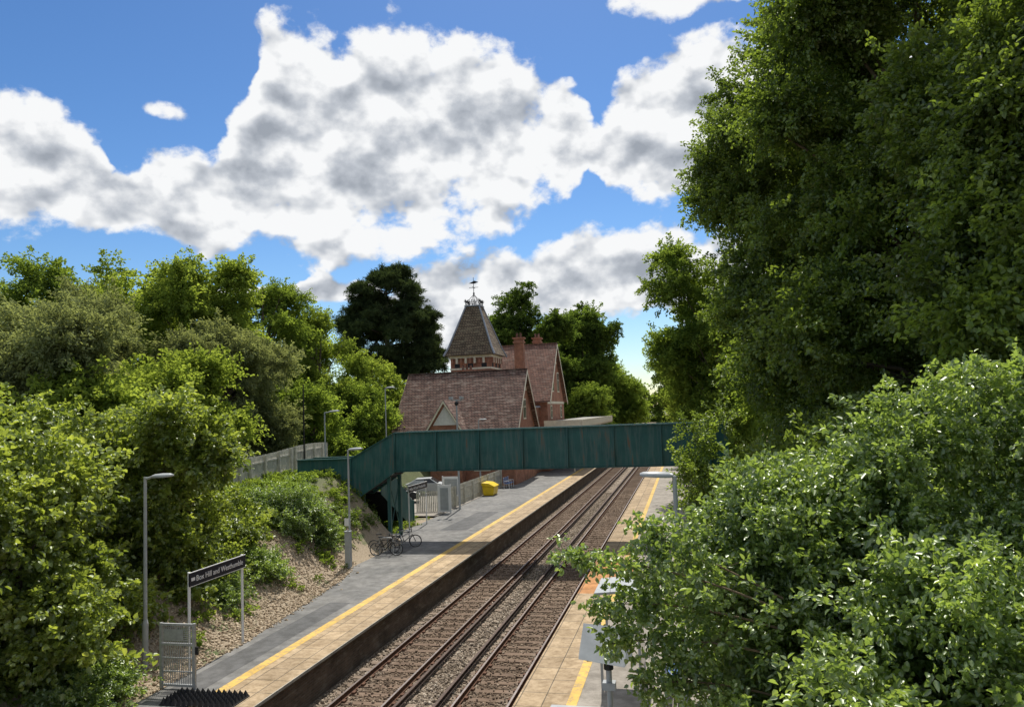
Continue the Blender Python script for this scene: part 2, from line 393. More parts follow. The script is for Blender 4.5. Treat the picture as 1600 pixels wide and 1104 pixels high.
def tree(name, x, y, zb, H, R, species, n=90, seed=1, zlo=.28, scale=(.65, 1.25), trunk_r=.28, inset=.9, nlob=7, lean=(0, 0), extra=()):
    r = np.random.default_rng(seed)
    root = empty(name)
    zc = zb + H*(zlo+1)/2; rz = H*(1-zlo)/2
    lobes = [(x+lean[0], y+lean[1], zc-.05*rz, R*.74, R*.74, rz*.93)]
    for i in range(nlob):
        a = r.uniform(0, 6.28); k = r.uniform(.45, .8); s = r.uniform(.32, .52)
        lobes.append((x+lean[0]+math.cos(a)*R*k, y+lean[1]+math.sin(a)*R*k, zc + r.uniform(-.65, .62)*rz, R*s, R*s, min(rz*.5, R*s*r.uniform(.8, 1.3))))
    lobes += list(extra)
    P = crown(lobes, n, inset, seed)
    b = MB()
    top = Vector((x+lean[0], y+lean[1], zb+H*.86)); base = Vector((x, y, zb-.3))
    path = [base + (top-base)*t + Vector((r.normal()*.15*(t>0), r.normal()*.15*(t>0), 0)) for t in (0, .15, .35, .55, .75, 1)]
    b.tube(path, [trunk_r*1.3, trunk_r, trunk_r*.85, trunk_r*.6, trunk_r*.4, trunk_r*.1], 'bark', 8)
    for i in r.permutation(len(P))[:30]:
        s = Vector(P[i]); t = max(.15, min(.85, (s.z - zb)/(H*.86)*.65)); st = base + (top-base)*t
        md = st.lerp(s, .5) + Vector((r.normal()*.2, r.normal()*.2, .3))
        b.tube([st, md, s], [trunk_r*.35*(1-t*.5), trunk_r*.2, .025], 'bark', 5)
    b.obj('trunk_and_limbs', root)
    instancer('crown', P, C[species], scale[0], scale[1], .6, root, seed)
    return root
def shrub(name, lobes, species, n, seed, scale=(.65, 1.25), zcut=None, stems=12, base=None, inset=.45):
    root = empty(name)
    P = crown(lobes, n, inset, seed, (.6, 1.05), zcut)
    b = MB(); r = np.random.default_rng(seed)
    if base is None: base = (lobes[0][0], lobes[0][1], lobes[0][2]-lobes[0][5]-.3)
    for i in r.permutation(len(P))[:stems]:
        s = Vector(P[i]); st = Vector(base)+Vector((r.normal()*.3, r.normal()*.3, 0)); md = st.lerp(s, .5)+Vector((0, 0, .3))
        b.tube([st, md, s], [.05, .03, .012], 'twig', 5)
    b.obj('stems', root)
    instancer('foliage', P, C[species], scale[0], scale[1], .7, root, seed)
    return root
def chips(name, P, smin, smax, mat, seed):
    r = np.random.default_rng(seed); n = len(P)
    cube = np.array([(-1,-1,-1),(1,-1,-1),(1,1,-1),(-1,1,-1),(-1,-1,1),(1,-1,1),(1,1,1),(-1,1,1)])*.5
    V = cube[None]*r.uniform(.5, 1, (n, 8, 3)) * r.uniform(smin, smax, (n, 1, 1)) * r.uniform(.55, 1.2, (n, 1, 3))
    a = r.uniform(0, 6.28, n); t = r.normal(size=n)*.5
    ca, sa, ct, st = np.cos(a), np.sin(a), np.cos(t), np.sin(t)
    x, y, z = V[..., 0], V[..., 1], V[..., 2]
    y, z = y*ct[:, None]-z*st[:, None], y*st[:, None]+z*ct[:, None]
    x, y = x*ca[:, None]-y*sa[:, None], x*sa[:, None]+y*ca[:, None]
    V = np.stack([x, y, z], -1)+P[:, None, :]
    Q = np.array([(4,5,6,7),(0,1,5,4),(1,2,6,5),(2,3,7,6),(3,0,4,7)])
    Q = ((np.arange(n)*8)[:, None, None]+Q[None]).reshape(-1, 4)
    me = fastmesh(name, V.reshape(-1, 3), Q, mat, np.repeat(r.uniform(0, 1, n), 8))
    o = bpy.data.objects.new(name, me); COL.objects.link(o); return o

# ------------------------------------------------------------------ terrain
def ss(t): t = np.clip(t, 0, 1); return t*t*(3-2*t)
def gh(X, Y):
    X = np.asarray(X, float); Y = np.asarray(Y, float)
    z = np.full(np.broadcast(X, Y).shape, -.35)
    left = ss((-12.2-X)/1.2)*1.15
    Xb = -15.0 - 7.5*ss((Y-39)/9)
    bank = ss((Xb-X)/(6.5-2.2*ss((Y-35)/7)))*3.7*(1-.75*ss((Y-60)/30))
    right = ss((X+1.5)/1.2)*1.15 + ss((X-.8)/7)*4.6
    z = z + left + bank + right
    z = z + np.where((X < -15.5) | (X > 1), .08*np.sin(X*1.7+Y*.6)+.06*np.sin(Y*1.9-X), 0)*np.clip(bank/2+right*.1, 0, 1)
    return z
xs = np.unique(np.concatenate([np.linspace(-1500, -120, 14), np.linspace(-120, -34, 30), np.linspace(-34, -10, 97), np.linspace(-10, -3, 8), np.linspace(-3, 14, 60), np.linspace(14, 120, 30), np.linspace(120, 1500, 14)]))
ys = np.unique(np.concatenate([np.linspace(-300, 0, 12), np.linspace(0, 70, 200), np.linspace(70, 200, 60), np.linspace(200, 3000, 30)]))
GX, GY = np.meshgrid(xs, ys); GZ = gh(GX, GY)
nx, ny = len(xs), len(ys)
vv = np.stack([GX, GY, GZ], -1).reshape(-1, 3)
ii = np.arange(nx*ny).reshape(ny, nx)
ff = np.stack([ii[:-1, :-1], ii[:-1, 1:], ii[1:, 1:], ii[1:, :-1]], -1).reshape(-1, 4)
me = fastmesh('ground', vv, ff, 'ground'); me.polygons.foreach_set('use_smooth', [True]*len(me.polygons))
COL.objects.link(bpy.data.objects.new('ground', me))

# ------------------------------------------------------------------ track
LT, RT = -9.28, -5.86
b = MB()
prof = [(-11.0,-.25),(-10.6,-.2),(-7.9,-.2),(-7.57,-.24),(-7.2,-.2),(-4.6,-.2),(-4.2,-.25)]
Yt0, Yt1 = 2, 600
b.add([(x, y, z) for y in (Yt0, Yt1) for x, z in prof], [(i, i+1, i+1+len(prof), i+len(prof)) for i in range(len(prof)-1)], 'ballast')
b.obj('ballast_bed')
root = empty('railway_track')
def rail(bm, x, z, h=.16, w=.035, base=.07, top='railtop', side='railside', y0=2, y1=600):
    p = [(x-base,y0,z-h),(x+base,y0,z-h),(x+base,y0,z-h+.02),(x+.012,y0,z-h+.04),(x+.012,y0,z-.04),(x+w,y0,z-.03),(x+w,y0,z-.006),(x-w,y0,z-.006),(x-w,y0,z-.03),(x-.012,y0,z-.04),(x-.012,y0,z-h+.04),(x-base,y0,z-h+.02)]
    bm.prism(p, (0, y1-y0, 0), side)
    bm.add([(x-w+.006,y0,z),(x+w-.006,y0,z),(x+w-.006,y1,z),(x-w+.006,y1,z)], [(0,1,2,3)], top)
for ci_, cx in enumerate((LT, RT)):
    tr = MB()
    for s in (-1, 1): rail(tr, cx+s*.7525, 0)
    tr.obj('running_rails', root)
    s = 1 if ci_ == 0 else -1
    cr = MB(); cxr = cx + s*(.7525+.42)
    rail(cr, cxr, .075, .14, .045, .06, 'condrail', 'condrail')
    for y in np.arange(4, 140, 1.95): cr.tube([(cxr, y, -.17), (cxr, y, -.06)], [.07, .05], 'porcelain', 8)
    cr.obj('conductor_rail', root)
    sl = MB(); r = np.random.default_rng(3+ci_)
    for y in np.arange(3, 330, .67):
        e = r.uniform(-.05, .05); L2 = 1.3 + (.22 if int(y/.67) % 3 == 0 else 0)
        sl.box(cx-1.3+e if s > 0 else cx-L2, cx+L2 if s > 0 else cx+1.3+e, y-.125+e*.3, y+.125, -.3, -.165+r.uniform(-.012, .006), 'sleeper')
    for y in np.arange(3, 110, .67):
        for q in (-1, 1):
            sl.box(cx+q*.7525-.17, cx+q*.7525-.075, y-.08, y+.08, -.17, -.11, 'railside')
            sl.box(cx+q*.7525+.075, cx+q*.7525+.17, y-.08, y+.08, -.17, -.11, 'railside')
    sl.obj('sleepers', root)
n = 52000
px = RNG.uniform(-10.75, -4.3, n); py = 13 + 60*RNG.uniform(0, 1, n)**1.35
pz = np.full(n, -.19)
onS = (np.abs(((py-3+.335) % .67)-.335) < .13) & ((np.abs(px-LT) < 1.3) | (np.abs(px-RT) < 1.3))
keep = ~(onS & (RNG.uniform(size=n) > .12))
for cx in (LT, RT):
    for s in (-1, 1): keep &= np.abs(px-(cx+s*.7525)) > .07
pz[onS] = -.15
chips('ballast_stones', np.stack([px, py, pz], 1)[keep], .045, .10, 'stone', 5)

# ------------------------------------------------------------------ platforms
def sheet(bm, poly, z, k): bm.add([(x, y, z) for x, y in poly], [list(range(len(poly)))], k)
root = empty('station_platform')
b = MB()
poly = [(-10.9, 16.6), (-10.9, 240), (-17, 240), (-17, 52), (-17.2, 40), (-16.3, 35.5), (-14.9, 31), (-14.5, 27), (-14.0, 22), (-13.9, 16.6)]
b.prism([(x, y, -.3) for x, y in poly][::-1], (0, 0, 1.12), 'oldbrick')
b.obj('platform_wall', root)
b = MB(); b.prism([(x+(0.18 if x == -10.9 else 0), y, .82) for x, y in poly][::-1], (0, 0, .08), 'asphalt'); b.obj('platform_surface', root)
b = MB(); sheet(b, [(-12.05, 16.6), (-10.72, 16.6), (-10.72, 240), (-12.05, 240)], .904, 'slabs')
b.box(-10.725, -10.70, 16.6, 240, .825, .905, 'conc'); b.obj('coping_slabs', root)
b = MB(); sheet(b, [(-12.36, 16.6), (-12.05, 16.6), (-12.05, 240), (-12.36, 240)], .908, 'yline'); b.obj('yellow_line', root)
b = MB(); sheet(b, [(-13.7, 17.6), (-12.75, 17.6), (-12.75, 27), (-13.6, 27)], .9045, 'patch'); sheet(b, [(-15.6, 36), (-14.4, 36), (-14.4, 39.5), (-15.6, 39.5)], .9045, 'patch'); sheet(b, [(-14.9, 44), (-13.2, 44), (-13.2, 52), (-14.7, 52)], .9045, 'patch'); b.obj('asphalt_patches', root)
root = empty('station_platform')
b = MB(); b.box(-4.25, .9, 4, 240, -.3, .82, 'oldbrick'); b.obj('platform_wall', root)
b = MB(); b.box(-4.40, .9, 4, 240, .821, .90, 'asphalt_pale'); b.obj('platform_surface', root)
b = MB(); sheet(b, [(-4.40, 4), (-3.15, 4), (-3.15, 29), (-4.40, 29)], .904, 'slabs'); sheet(b, [(-4.40, 35), (-3.15, 35), (-3.15, 240), (-4.40, 240)], .904, 'slabs'); b.obj('coping_slabs', root)
b = MB(); sheet(b, [(-4.40, 29), (-2.4, 29), (-2.4, 35), (-4.40, 35)], .904, 'slabs_orange'); b.obj('orange_slabs', root)
b = MB(); sheet(b, [(-3.15, 4), (-2.9, 4), (-2.9, 29), (-3.15, 29)], .908, 'yline'); sheet(b, [(-3.15, 35), (-2.9, 35), (-2.9, 240), (-3.15, 240)], .908, 'yline'); b.obj('yellow_line', root)
b = MB(); sheet(b, [(-34, 50), (-17, 50), (-17, 70), (-34, 70)], .93, 'asphalt_pale'); b.obj('car_park')

# ------------------------------------------------------------------ footbridge
root = empty('footbridge')
YN, YF = 40.5, 42.5; ZB, ZT = 4.75, 6.88; XL, XR = -16.2, 2.0
for nm, yy, sgn in (('near_girder', YN, -1), ('far_girder', YF, 1)):
    b = MB()
    b.box(XL, XR, yy-.012, yy+.012, ZB, ZT, 'green')
    b.box(XL, XR, yy-.13, yy+.13, ZT, ZT+.05, 'green'); b.box(XL, XR, yy-.14, yy+.14, ZB-.04, ZB, 'green')
    b.box(XL, XR, yy-.05, yy+.05, ZB+.02, ZB+.12, 'green')
    x = XL
    while x < XR:
        b.box(x-.035, x+.035, yy+sgn*.012, yy+sgn*.11, ZB, ZT, 'green')
        b.prism([(x-.02, yy+sgn*.11, ZB+.0), (x-.02, yy+sgn*.30, ZB), (x-.02, yy+sgn*.11, ZT-.3)], (.04, 0, 0), 'green')
        x += 2.47
    b.obj(nm, root)
b = MB(); b.box(XL, XR, YN+.02, YF-.02, ZB+.05, ZB+.16, 'iron'); b.obj('deck', root)
XA, XB_ = -18.9, -22.3; D = 1.38
for nm, yy in (('flight_near_panel', YN-.02), ('flight_far_panel', YF+.02)):
    b = MB()
    b.prism([(XL, yy, ZB), (XL, yy, ZT), (XA, yy, ZT-D), (XB_, yy, ZT-D-.02), (XB_, yy, ZB-D), (XA+.5, yy, ZB-D)], (0, .03, 0), 'green')
    b.prism([(XL, yy-.1, ZT), (XL, yy-.1, ZT+.05), (XA, yy-.1, ZT-D+.05), (XB_, yy-.1, ZT-D+.03), (XB_, yy-.1, ZT-D-.02), (XA, yy-.1, ZT-D)], (0, .23, 0), 'green')
    b.prism([(XL, yy-.1, ZB-.04), (XL, yy-.1, ZB), (XA+.5, yy-.1, ZB-D), (XB_, yy-.1, ZB-D), (XB_, yy-.1, ZB-D-.04), (XA+.5, yy-.1, ZB-D-.04)], (0, .23, 0), 'green')
    b.box(XA-.03, XA+.03, yy-.08, yy, ZB-D, ZT-D, 'green')
    b.obj(nm, root)
b = MB(); b.box(XB_, XB_+.03, YN, YF, ZB-D, ZT-D, 'green'); b.box(XB_, XA+.4, YN+.02, YF, ZB-D+.03, ZB-D+.14, 'iron')
for i in range(8):
    b.box(XL-.33*(i+1), XL-.33*i, YN+.02, YF-.02, ZB+.05-.17*(i+1), ZB+.12-.17*(i+1), 'iron')
b.obj('landing_and_steps', root)
for xx in (-18.0, -19.9):
    b = MB(); z1 = ZB-D
    b.prism([(xx, YF, z1-.1), (xx, YF, z1+1.9), (xx, YF+.6, z1+1.9), (xx, YF+5.4, 2.1), (xx, YF+5.4, .9), (xx, YF+4.4, .9)], (.04, 0, 0), 'green')
    b.box(xx-.03, xx+.07, YF+5.3, YF+5.45, .85, 2.25, 'green')
    b.obj('lower_flight_panel', root)
b = MB()
for i in range(14): b.box(-19.85, -18.02, YF+.33*i, YF+.33*(i+1), ZB-D-.02-.175*i, ZB-D+.04-.175*i, 'iron')
for i in range(13): b.box(-19.85, -18.02, YF+.33*(i+1)-.02, YF+.33*(i+1), ZB-D-.17-.175*i, ZB-D-.02-.175*i, 'iron')
b.obj('lower_steps', root)
b = MB()
for (x, y, zt) in ((-16.7, YN+.2, ZB-.3), (-16.7, YF-.2, ZB-.3), (-21.8, YN+.2, ZB-D), (-21.8, YF-.2, ZB-D), (-19.0, YN+.2, ZB-D), (-19.0, YF-.2, ZB-D), (.4, YN+.2, ZB), (.4, YF-.2, ZB)):
    b.box(x-.09, x+.09, y-.09, y+.09, .5, zt, 'green')
b.tube([(-16.7, YN+.2, 1.2), (-16.7, YF-.2, ZB-.6)], .03, 'green', 6); b.tube([(-16.7, YF-.2, 1.2), (-16.7, YN+.2, ZB-.6)], .03, 'green', 6)
b.obj('trestle_legs', root)

# ------------------------------------------------------------------ station building
root = empty('station_building')
def gable(bm, x0, x1, y0, y1, zb, ze, zr, axis, wall, roof, oh=.45, bb=True, th=.16):
    if axis == 'x':
        ym = (y0+y1)/2; sl = (zr-ze)/(ym-y0)
        bm.box(x0, x1, y0, y1, zb, ze, wall)
        for x in (x0, x1-.02): bm.prism([(x, y0, ze), (x, y1, ze), (x, ym, zr-.05)], (.02, 0, 0), wall)
        for sg, ye in ((-1, y0), (1, y1)):
            yo = ye + sg*oh; zo = ze - sl*oh
            bm.prism([(x0-oh, yo, zo), (x0-oh, ym, zr), (x0-oh, ym, zr+th), (x0-oh, yo, zo+th)], (x1-x0+2*oh, 0, 0), roof)
            if bb:
                for xx in (x0-oh-.05, x1+oh):
                    bm.prism([(xx, yo, zo-.28), (xx, ym, zr-.28), (xx, ym, zr+.06), (xx, yo, zo+.06)], (.05, 0, 0), 'cream')
        bm.box(x0-oh, x1+oh, ym-.12, ym+.12, zr+th-.05, zr+th+.09, roof)
    else:
        xm = (x0+x1)/2; sl = (zr-ze)/(xm-x0)
        bm.box(x0, x1, y0, y1, zb, ze, wall)
        for y in (y0, y1-.02): bm.prism([(x0, y, ze), (x1, y, ze), (xm, y, zr-.05)], (0, .02, 0), wall)
        for sg, xe in ((-1, x0), (1, x1)):
            xo = xe + sg*oh; zo = ze - sl*oh
            bm.prism([(xo, y0-oh, zo), (xm, y0-oh, zr), (xm, y0-oh, zr+th), (xo, y0-oh, zo+th)], (0, y1-y0+2*oh, 0), roof)
            if bb:
                for yy in (y0-oh-.05, y1+oh):
                    bm.prism([(xo, yy, zo-.22), (xm, yy, zr-.22), (xm, yy, zr+.06), (xo, yy, zo+.06)], (0, .05, 0), 'cream')
def window(bm, face, c, w, h):
    x, y, z = c
    if face == 'x':
        bm.box(x+.002, x+.05, y-w/2-.12, y+w/2+.12, z-.15, z+h+.15, 'cream'); bm.box(x+.03, x+.06, y-w/2, y+w/2, z, z+h, 'glass')
        bm.box(x+.05, x+.08, y-.04, y+.04, z, z+h, 'cream'); bm.box(x+.05, x+.079, y-w/2, y+w/2, z+h*.6, z+h*.6+.07, 'cream')
    else:
        bm.box(x-w/2-.12, x+w/2+.12, y-.05, y-.002, z-.15, z+h+.15, 'cream'); bm.box(x-w/2, x+w/2, y-.06, y-.03, z, z+h, 'glass')
        bm.box(x-.04, x+.04, y-.08, y-.05, z, z+h, 'cream')
b = MB(); gable(b, -28.2, -16.2, 71, 81, .7, 6.4, 12.0, 'x', 'brick', 'roof')
for yy in (73.5, 78.3): window(b, 'x', (-16.2, yy, 2.6), 1.2, 2.0)
window(b, 'x', (-16.2, 76, 7.2), 1.1, 1.8)
for xx in (-26, -19.5): window(b, 'y', (xx, 71, 2.4), 1.4, 2.2)
b.prism([(-16.2, 74.6, 10.0), (-16.2, 77.4, 10.0), (-16.2, 76, 11.5)], (.05, 0, 0), 'cream')
b.obj('front_wing', root)
b = MB(); gable(b, -24.3, -21.1, 69.6, 74.2, .7, 6.6, 9.1, 'y', 'brick', 'roof', .35)
b.prism([(-23.9, 69.59, 6.8), (-21.5, 69.59, 6.8), (-22.7, 69.59, 8.6)], (0, -.03, 0), 'white'); b.obj('porch_gable', root)
b = MB(); gable(b, -26.5, -15.6, 86, 98, .7, 9.3, 15.9, 'x', 'brick', 'roof_red')
window(b, 'x', (-15.6, 90, 10.2), 1.2, 2.2); window(b, 'x', (-15.6, 94, 10.2), 1.2, 2.2)
b.box(-15.598, -15.55, 86, 98, 8.6, 8.9, 'cream'); window(b, 'x', (-15.6, 88.5, 7.0), .9, 1.3); window(b, 'x', (-15.6, 95.5, 7.0), .9, 1.3)
b.prism([(-15.6, 90.6, 13.6), (-15.6, 93.4, 13.6), (-15.6, 92, 15.1)], (.05, 0, 0), 'cream'); b.obj('rear_wing', root)
b = MB(); b.box(-26, -16.6, 81.01, 85.99, .7, 8.2, 'brick'); b.box(-26.1, -16.4, 81.02, 85.98, 8.2, 8.4, 'lead'); b.obj('link_block', root)
tx0, tx1, ty0, ty1 = -25.7, -21.0, 81.6, 86.3; tcx, tcy = (tx0+tx1)/2, (ty0+ty1)/2
b = MB(); b.box(tx0, tx1, ty0, ty1, 5, 14.4, 'brick')
b.box(tx0-.06, tx1+.06, ty0-.06, ty1+.06, 12.75, 12.95, 'cream'); b.box(tx0-.14, tx1+.14, ty0-.14, ty1+.14, 14.05, 14.35, 'cream')
for i in range(9):
    f = (i+.5)/9
    for (xx, yy, ax) in ((tx0+f*(tx1-tx0), ty0-.1, 0), (tx1+.1, ty0+f*(ty1-ty0), 1)):
        b.box(xx-.12, xx+.12, yy-.1, yy+.1, 13.45, 14.05, 'cream' if i % 2 else 'brick')
for i in range(3):
    f = (i+.5)/3
    b.box(tx0+f*4.7-.3, tx0+f*4.7+.3, ty0-.03, ty0-.001, 12.97, 13.42, 'iron'); b.box(tx1+.001, tx1+.03, ty0+f*4.7-.3, ty0+f*4.7+.3, 12.97, 13.42, 'iron')
b.obj('tower_walls', root)
b = MB(); oh = .5; t = .82; z0, z1, zk = 14.35, 20.1, 15.3
def sq(h, z): return [(tcx-h, tcy-h, z), (tcx+h, tcy-h, z), (tcx+h, tcy+h, z), (tcx-h, tcy+h, z)]
hs = [(2.95, z0), (2.5, zk), (t, z1)]
V = []
for h, z in hs: V += sq(h, z)
F = [(3, 2, 1, 0), (8, 9, 10, 11)]
for l in range(2):
    for i in range(4): F.append((l*4+i, l*4+(i+1) % 4, (l+1)*4+(i+1) % 4, (l+1)*4+i))
b.add(V, F, 'roof_tower')
for i in range(4):
    b.tube([Vector(V[i]), Vector(V[4+i]), Vector(V[8+i])], [.13, .12, .1], 'lead', 6)
b.box(tcx-t-.12, tcx+t+.12, tcy-t-.12, tcy+t+.12, z1, z1+.14, 'lead'); b.obj('tower_roof', root)
b = MB()
for (p, q) in zip(sq(t, z1+.14), sq(t, z1+.14)[1:]+sq(t, z1+.14)[:1]):
    p = Vector(p); q = Vector(q)
    for k in range(5):
        w = p.lerp(q, k/4); b.tube([w, w+Vector((0, 0, .75 if k % 2 == 0 else .5))], .03, 'iron', 5)
        b.ring(w+Vector((0, 0, .5)), (q-p).cross(Vector((0, 0, 1))), .14, .025, 'iron', 10)
    for hh in (.12, .38): b.tube([p+Vector((0, 0, hh)), q+Vector((0, 0, hh))], .025, 'iron', 5)
    b.tube([p+Vector((0, 0, .2)), Vector((tcx, tcy, z1+1.5))], .03, 'iron', 5)
b.tube([(tcx, tcy, z1), (tcx, tcy, z1+3.5)], [.06, .03], 'iron', 6)
b.tube([(tcx-.55, tcy, z1+2.3), (tcx+.55, tcy, z1+2.3)], .03, 'iron', 5); b.tube([(tcx, tcy-.55, z1+2.3), (tcx, tcy+.55, z1+2.3)], .03, 'iron', 5)
b.prism([(tcx-.6, tcy, z1+2.8), (tcx+.1, tcy, z1+2.75), (tcx+.6, tcy, z1+2.9), (tcx+.1, tcy, z1+3.1)], (0, .03, 0), 'iron')
b.ball((tcx, tcy, z1+1.6), .12, 'iron', 8); b.obj('weather_vane_cresting', root)
def chimney(x, y, z0, z1, w, d, pots=3):
    b = MB(); b.box(x-w/2, x+w/2, y-d/2, y+d/2, z0, z1, 'brick')
    b.box(x-w/2-.1, x+w/2+.1, y-d/2-.1, y+d/2+.1, z1-.5, z1-.3, 'brick'); b.box(x-w/2-.16, x+w/2+.16, y-d/2-.16, y+d/2+.16, z1, z1+.16, 'brick')
    for i in range(pots):
        xx = x + (i-(pots-1)/2)*.42; b.tube([(xx, y, z1+.16), (xx, y, z1+.7)], [.16, .12], 'roof_red', 8)
    b.obj('chimney', root)
chimney(-18.9, 87.2, 9, 16.4, 1.1, .8, 2); chimney(-22.6, 77.5, 10, 12.3, 1.5, .8, 3); chimney(-18.2, 95, 10, 17.0, .9, 1.2, 2)
b = MB(); b.box(-15.5, -11.35, 83, 118, 6.35, 6.6, 'felt'); b.box(-11.349, -11.25, 82.9, 118.1, 5.95, 6.7, 'cream'); b.box(-15.5, -11.36, 82.9, 82.999, 5.95, 6.7, 'cream')
for y in np.arange(83.3, 118, .3): b.prism([(-11.30, y-.13, 5.95), (-11.30, y+.13, 5.95), (-11.30, y, 5.7)], (.03, 0, 0), 'cream')
for y in np.arange(85, 118, 5.5): b.tube([(-12.6, y, .9), (-12.6, y, 6.3)], .09, 'cream', 8)
b.box(-17, -15.62, 98.1, 118, .7, 5.5, 'brick'); b.obj('platform_canopy', root)

# ------------------------------------------------------------------ fences
def picket(name, pts, H, zf, step=.13, w=.09, post=2.4):
    root = empty(name); a = MB()
    for p, q in zip(pts[:-1], pts[1:]):
        p = Vector((*p, 0)); q = Vector((*q, 0)); L = (q-p).length; d = (q-p)/L; nn = Vector((-d.y, d.x, 0))
        for i in range(int(L/step)):
            c = p+d*i*step; z = zf(c.x, c.y)+.08; hj = H+random.uniform(-.015, .015)
            t = nn*.02
            A = c-d*w/2+t; B = c+d*w/2+t
            a.prism([(A.x, A.y, z), (B.x, B.y, z), (B.x, B.y, z+hj-.07), ((A.x+B.x)/2, (A.y+B.y)/2, z+hj), (A.x, A.y, z+hj-.07)], tuple(nn*.022), 'fencewood')
        for i in range(int(L/post)+1):
            c = p+d*min(L, i*post); z = zf(c.x, c.y); a.obox((c.x-nn.x*.07, c.y-nn.y*.07, z), d, .12, .12, H+.06, 'fencewood')
        for i in range(int(L/post)):
            c = p+d*(i+.5)*post; z = zf(c.x, c.y)
            for hh in (.35, H-.35): a.obox((c.x, c.y, z+hh), d, post, .035, .09, 'fencewood')
    a.obj('pickets_and_rails', root); return root
zf = lambda x, y: 4.42+.12*math.sin(y*.3)
picket('picket_fence', [(-21.8, 30), (-22.6, 36), (-24.4, 44), (-26.6, 53)], 1.6, zf)
picket('picket_fence', [(-17.3, 52.5), (-17.3, 70)], 1.55, lambda x, y: .85)
picket('picket_fence', [(-17.35, 52.5), (-19.4, 52.0)], 1.5, lambda x, y: .85)

# ------------------------------------------------------------------ lamps
def lamp(x, y, zb, H, dirx=1, cabinet=False, arm=.25, base_h=1.3):
    root = empty('street_lamp'); b = MB()
    b.tube([(x, y, zb-.1), (x, y, zb+base_h)], .085, 'lampgrey', 12); b.tube([(x, y, zb+base_h), (x, y, zb+base_h+.12)], [.085, .055], 'lampgrey', 12)
    b.tube([(x, y, zb+base_h+.1), (x, y, zb+H)], [.055, .045], 'lampgrey', 10)
    b.tube([(x, y, zb+H-.06), (x+dirx*arm, y, zb+H)], [.04, .035], 'lampgrey', 8); b.obj('post', root)
    h = MB(); x0 = x+dirx*arm; L = .68
    sec = [(0, .06, .05), (.08, .12, .075), (.35, .17, .085), (.6, .15, .07), (.68, .07, .04)]
    vs = []
    for t, w, hh in sec:
        for (a_, c_) in ((-1, -.4), (-.8, .5), (0, 1), (.8, .5), (1, -.4), (0, -.55)): vs.append((x0+dirx*t, y+a_*w, zb+H+c_*hh+t*.05))
    fs = [(i*6+j, i*6+(j+1) % 6, (i+1)*6+(j+1) % 6, (i+1)*6+j) for i in range(4) for j in range(6)] + [tuple(range(6)), tuple(range(24, 30))]
    h.add(vs, fs, 'lampgrey', True); h.obj('lamp_head', root)
    if cabinet:
        c_ = MB(); c_.box(x-.12, x+.14, y-.32, y-.09, zb, zb+1.7, 'lampgrey'); c_.box(x-.14, x+.16, y-.34, y-.085, zb+1.7, zb+1.76, 'lampgrey')
        c_.box(x-.1, x+.12, y-.34, y-.322, zb+2.0, zb+2.35, 'signwhite'); c_.obj('cabinet', root, .01)
    return root
lamp(-15.6, 19.4, .85, 5.5, 1)
lamp(-15.7, 33.3, .85, 5.5, 1, True, .05)
lamp(-.32, 16.1, .9, 5.5, -1, False, .02)
lamp(-23.4, 46.2, 4.2, 4.1, 1, False, .35, .9)
lamp(-23.2, 56.2, .9, 9.2, 1, False, .1)
lamp(-19.3, 71-1.5, .9, 6.3, 1, False, .1)
b = MB(); b.tube([(-24.6, 45.6, 3.5), (-24.6, 45.6, 10.2)], [.06, .04], 'iron', 6); b.obj('utility_pole')
root = empty('cctv_camera_post'); b = MB(); b.tube([(-16.5, 53.5, .8), (-16.5, 53.5, 8.9)], [.09, .06], 'lampgrey', 8); b.obj('post', root)
b = MB(); b.box(-16.95, -16.05, 53.46, 53.54, 8.8, 8.88, 'lampgrey')
for x in (-16.9, -16.1): b.box(x-.09, x+.09, 53.2, 53.75, 8.92, 9.12, 'lampgrey'); b.tube([(x, 53.5, 8.85), (x, 53.5, 8.95)], .03, 'iron', 6)
b.ball((-16.5, 53.5, 8.6), .16, 'iron', 8); b.obj('cameras', root)

# ------------------------------------------------------------------ name signs
def text_mesh(body, size, mat, parent, origin, name='lettering'):
    cu = bpy.data.curves.new(name, 'FONT'); cu.body = body; cu.size = size; cu.extrude = .002; cu.align_y = 'CENTER'
    cu.offset = size*.008
    o = bpy.data.objects.new(name, cu); COL.objects.link(o)
    cu.materials.append(M[mat])
    o.matrix_world = Matrix(((0, 0, 1, origin[0]), (1, 0, 0, origin[1]), (0, 1, 0, origin[2]), (0, 0, 0, 1)))
    o.parent = parent; return o
def name_sign(x, y0, y1, zb, top=2.7, ph=.38, size=.235):
    root = empty('station_name_sign'); b = MB()
    for y in (y0+.05, y1-.05): b.tube([(x, y, zb-.1), (x, y, zb+top+.02)], .042, 'signwhite', 10)
    b.obj('posts', root)
    b = MB(); b.box(x+.045, x+.075, y0-.03, y1+.03, zb+top-ph, zb+top, 'signblue'); b.box(x+.044, x+.0765, y0-.045, y1+.045, zb+top-ph-.015, zb+top-ph+.004, 'signwhite'); b.box(x+.044, x+.0765, y0-.045, y1+.045, zb+top-.004, zb+top+.015, 'signwhite')
    b.box(x+.0765, x+.08, y0+.05, y0+.22, zb+top-ph*.62, zb+top-ph*.38, 'signwhite')
    b.obj('panel', root)
    text_mesh('Box Hill and Westhumble', size, 'signwhite', root, (x+.078, y0+.27, zb+top-ph/2-.01))
name_sign(-14.15, 19.35, 22.1, .9, size=.226)
name_sign(-16.6, 43.4, 46.6, .9, size=.25)

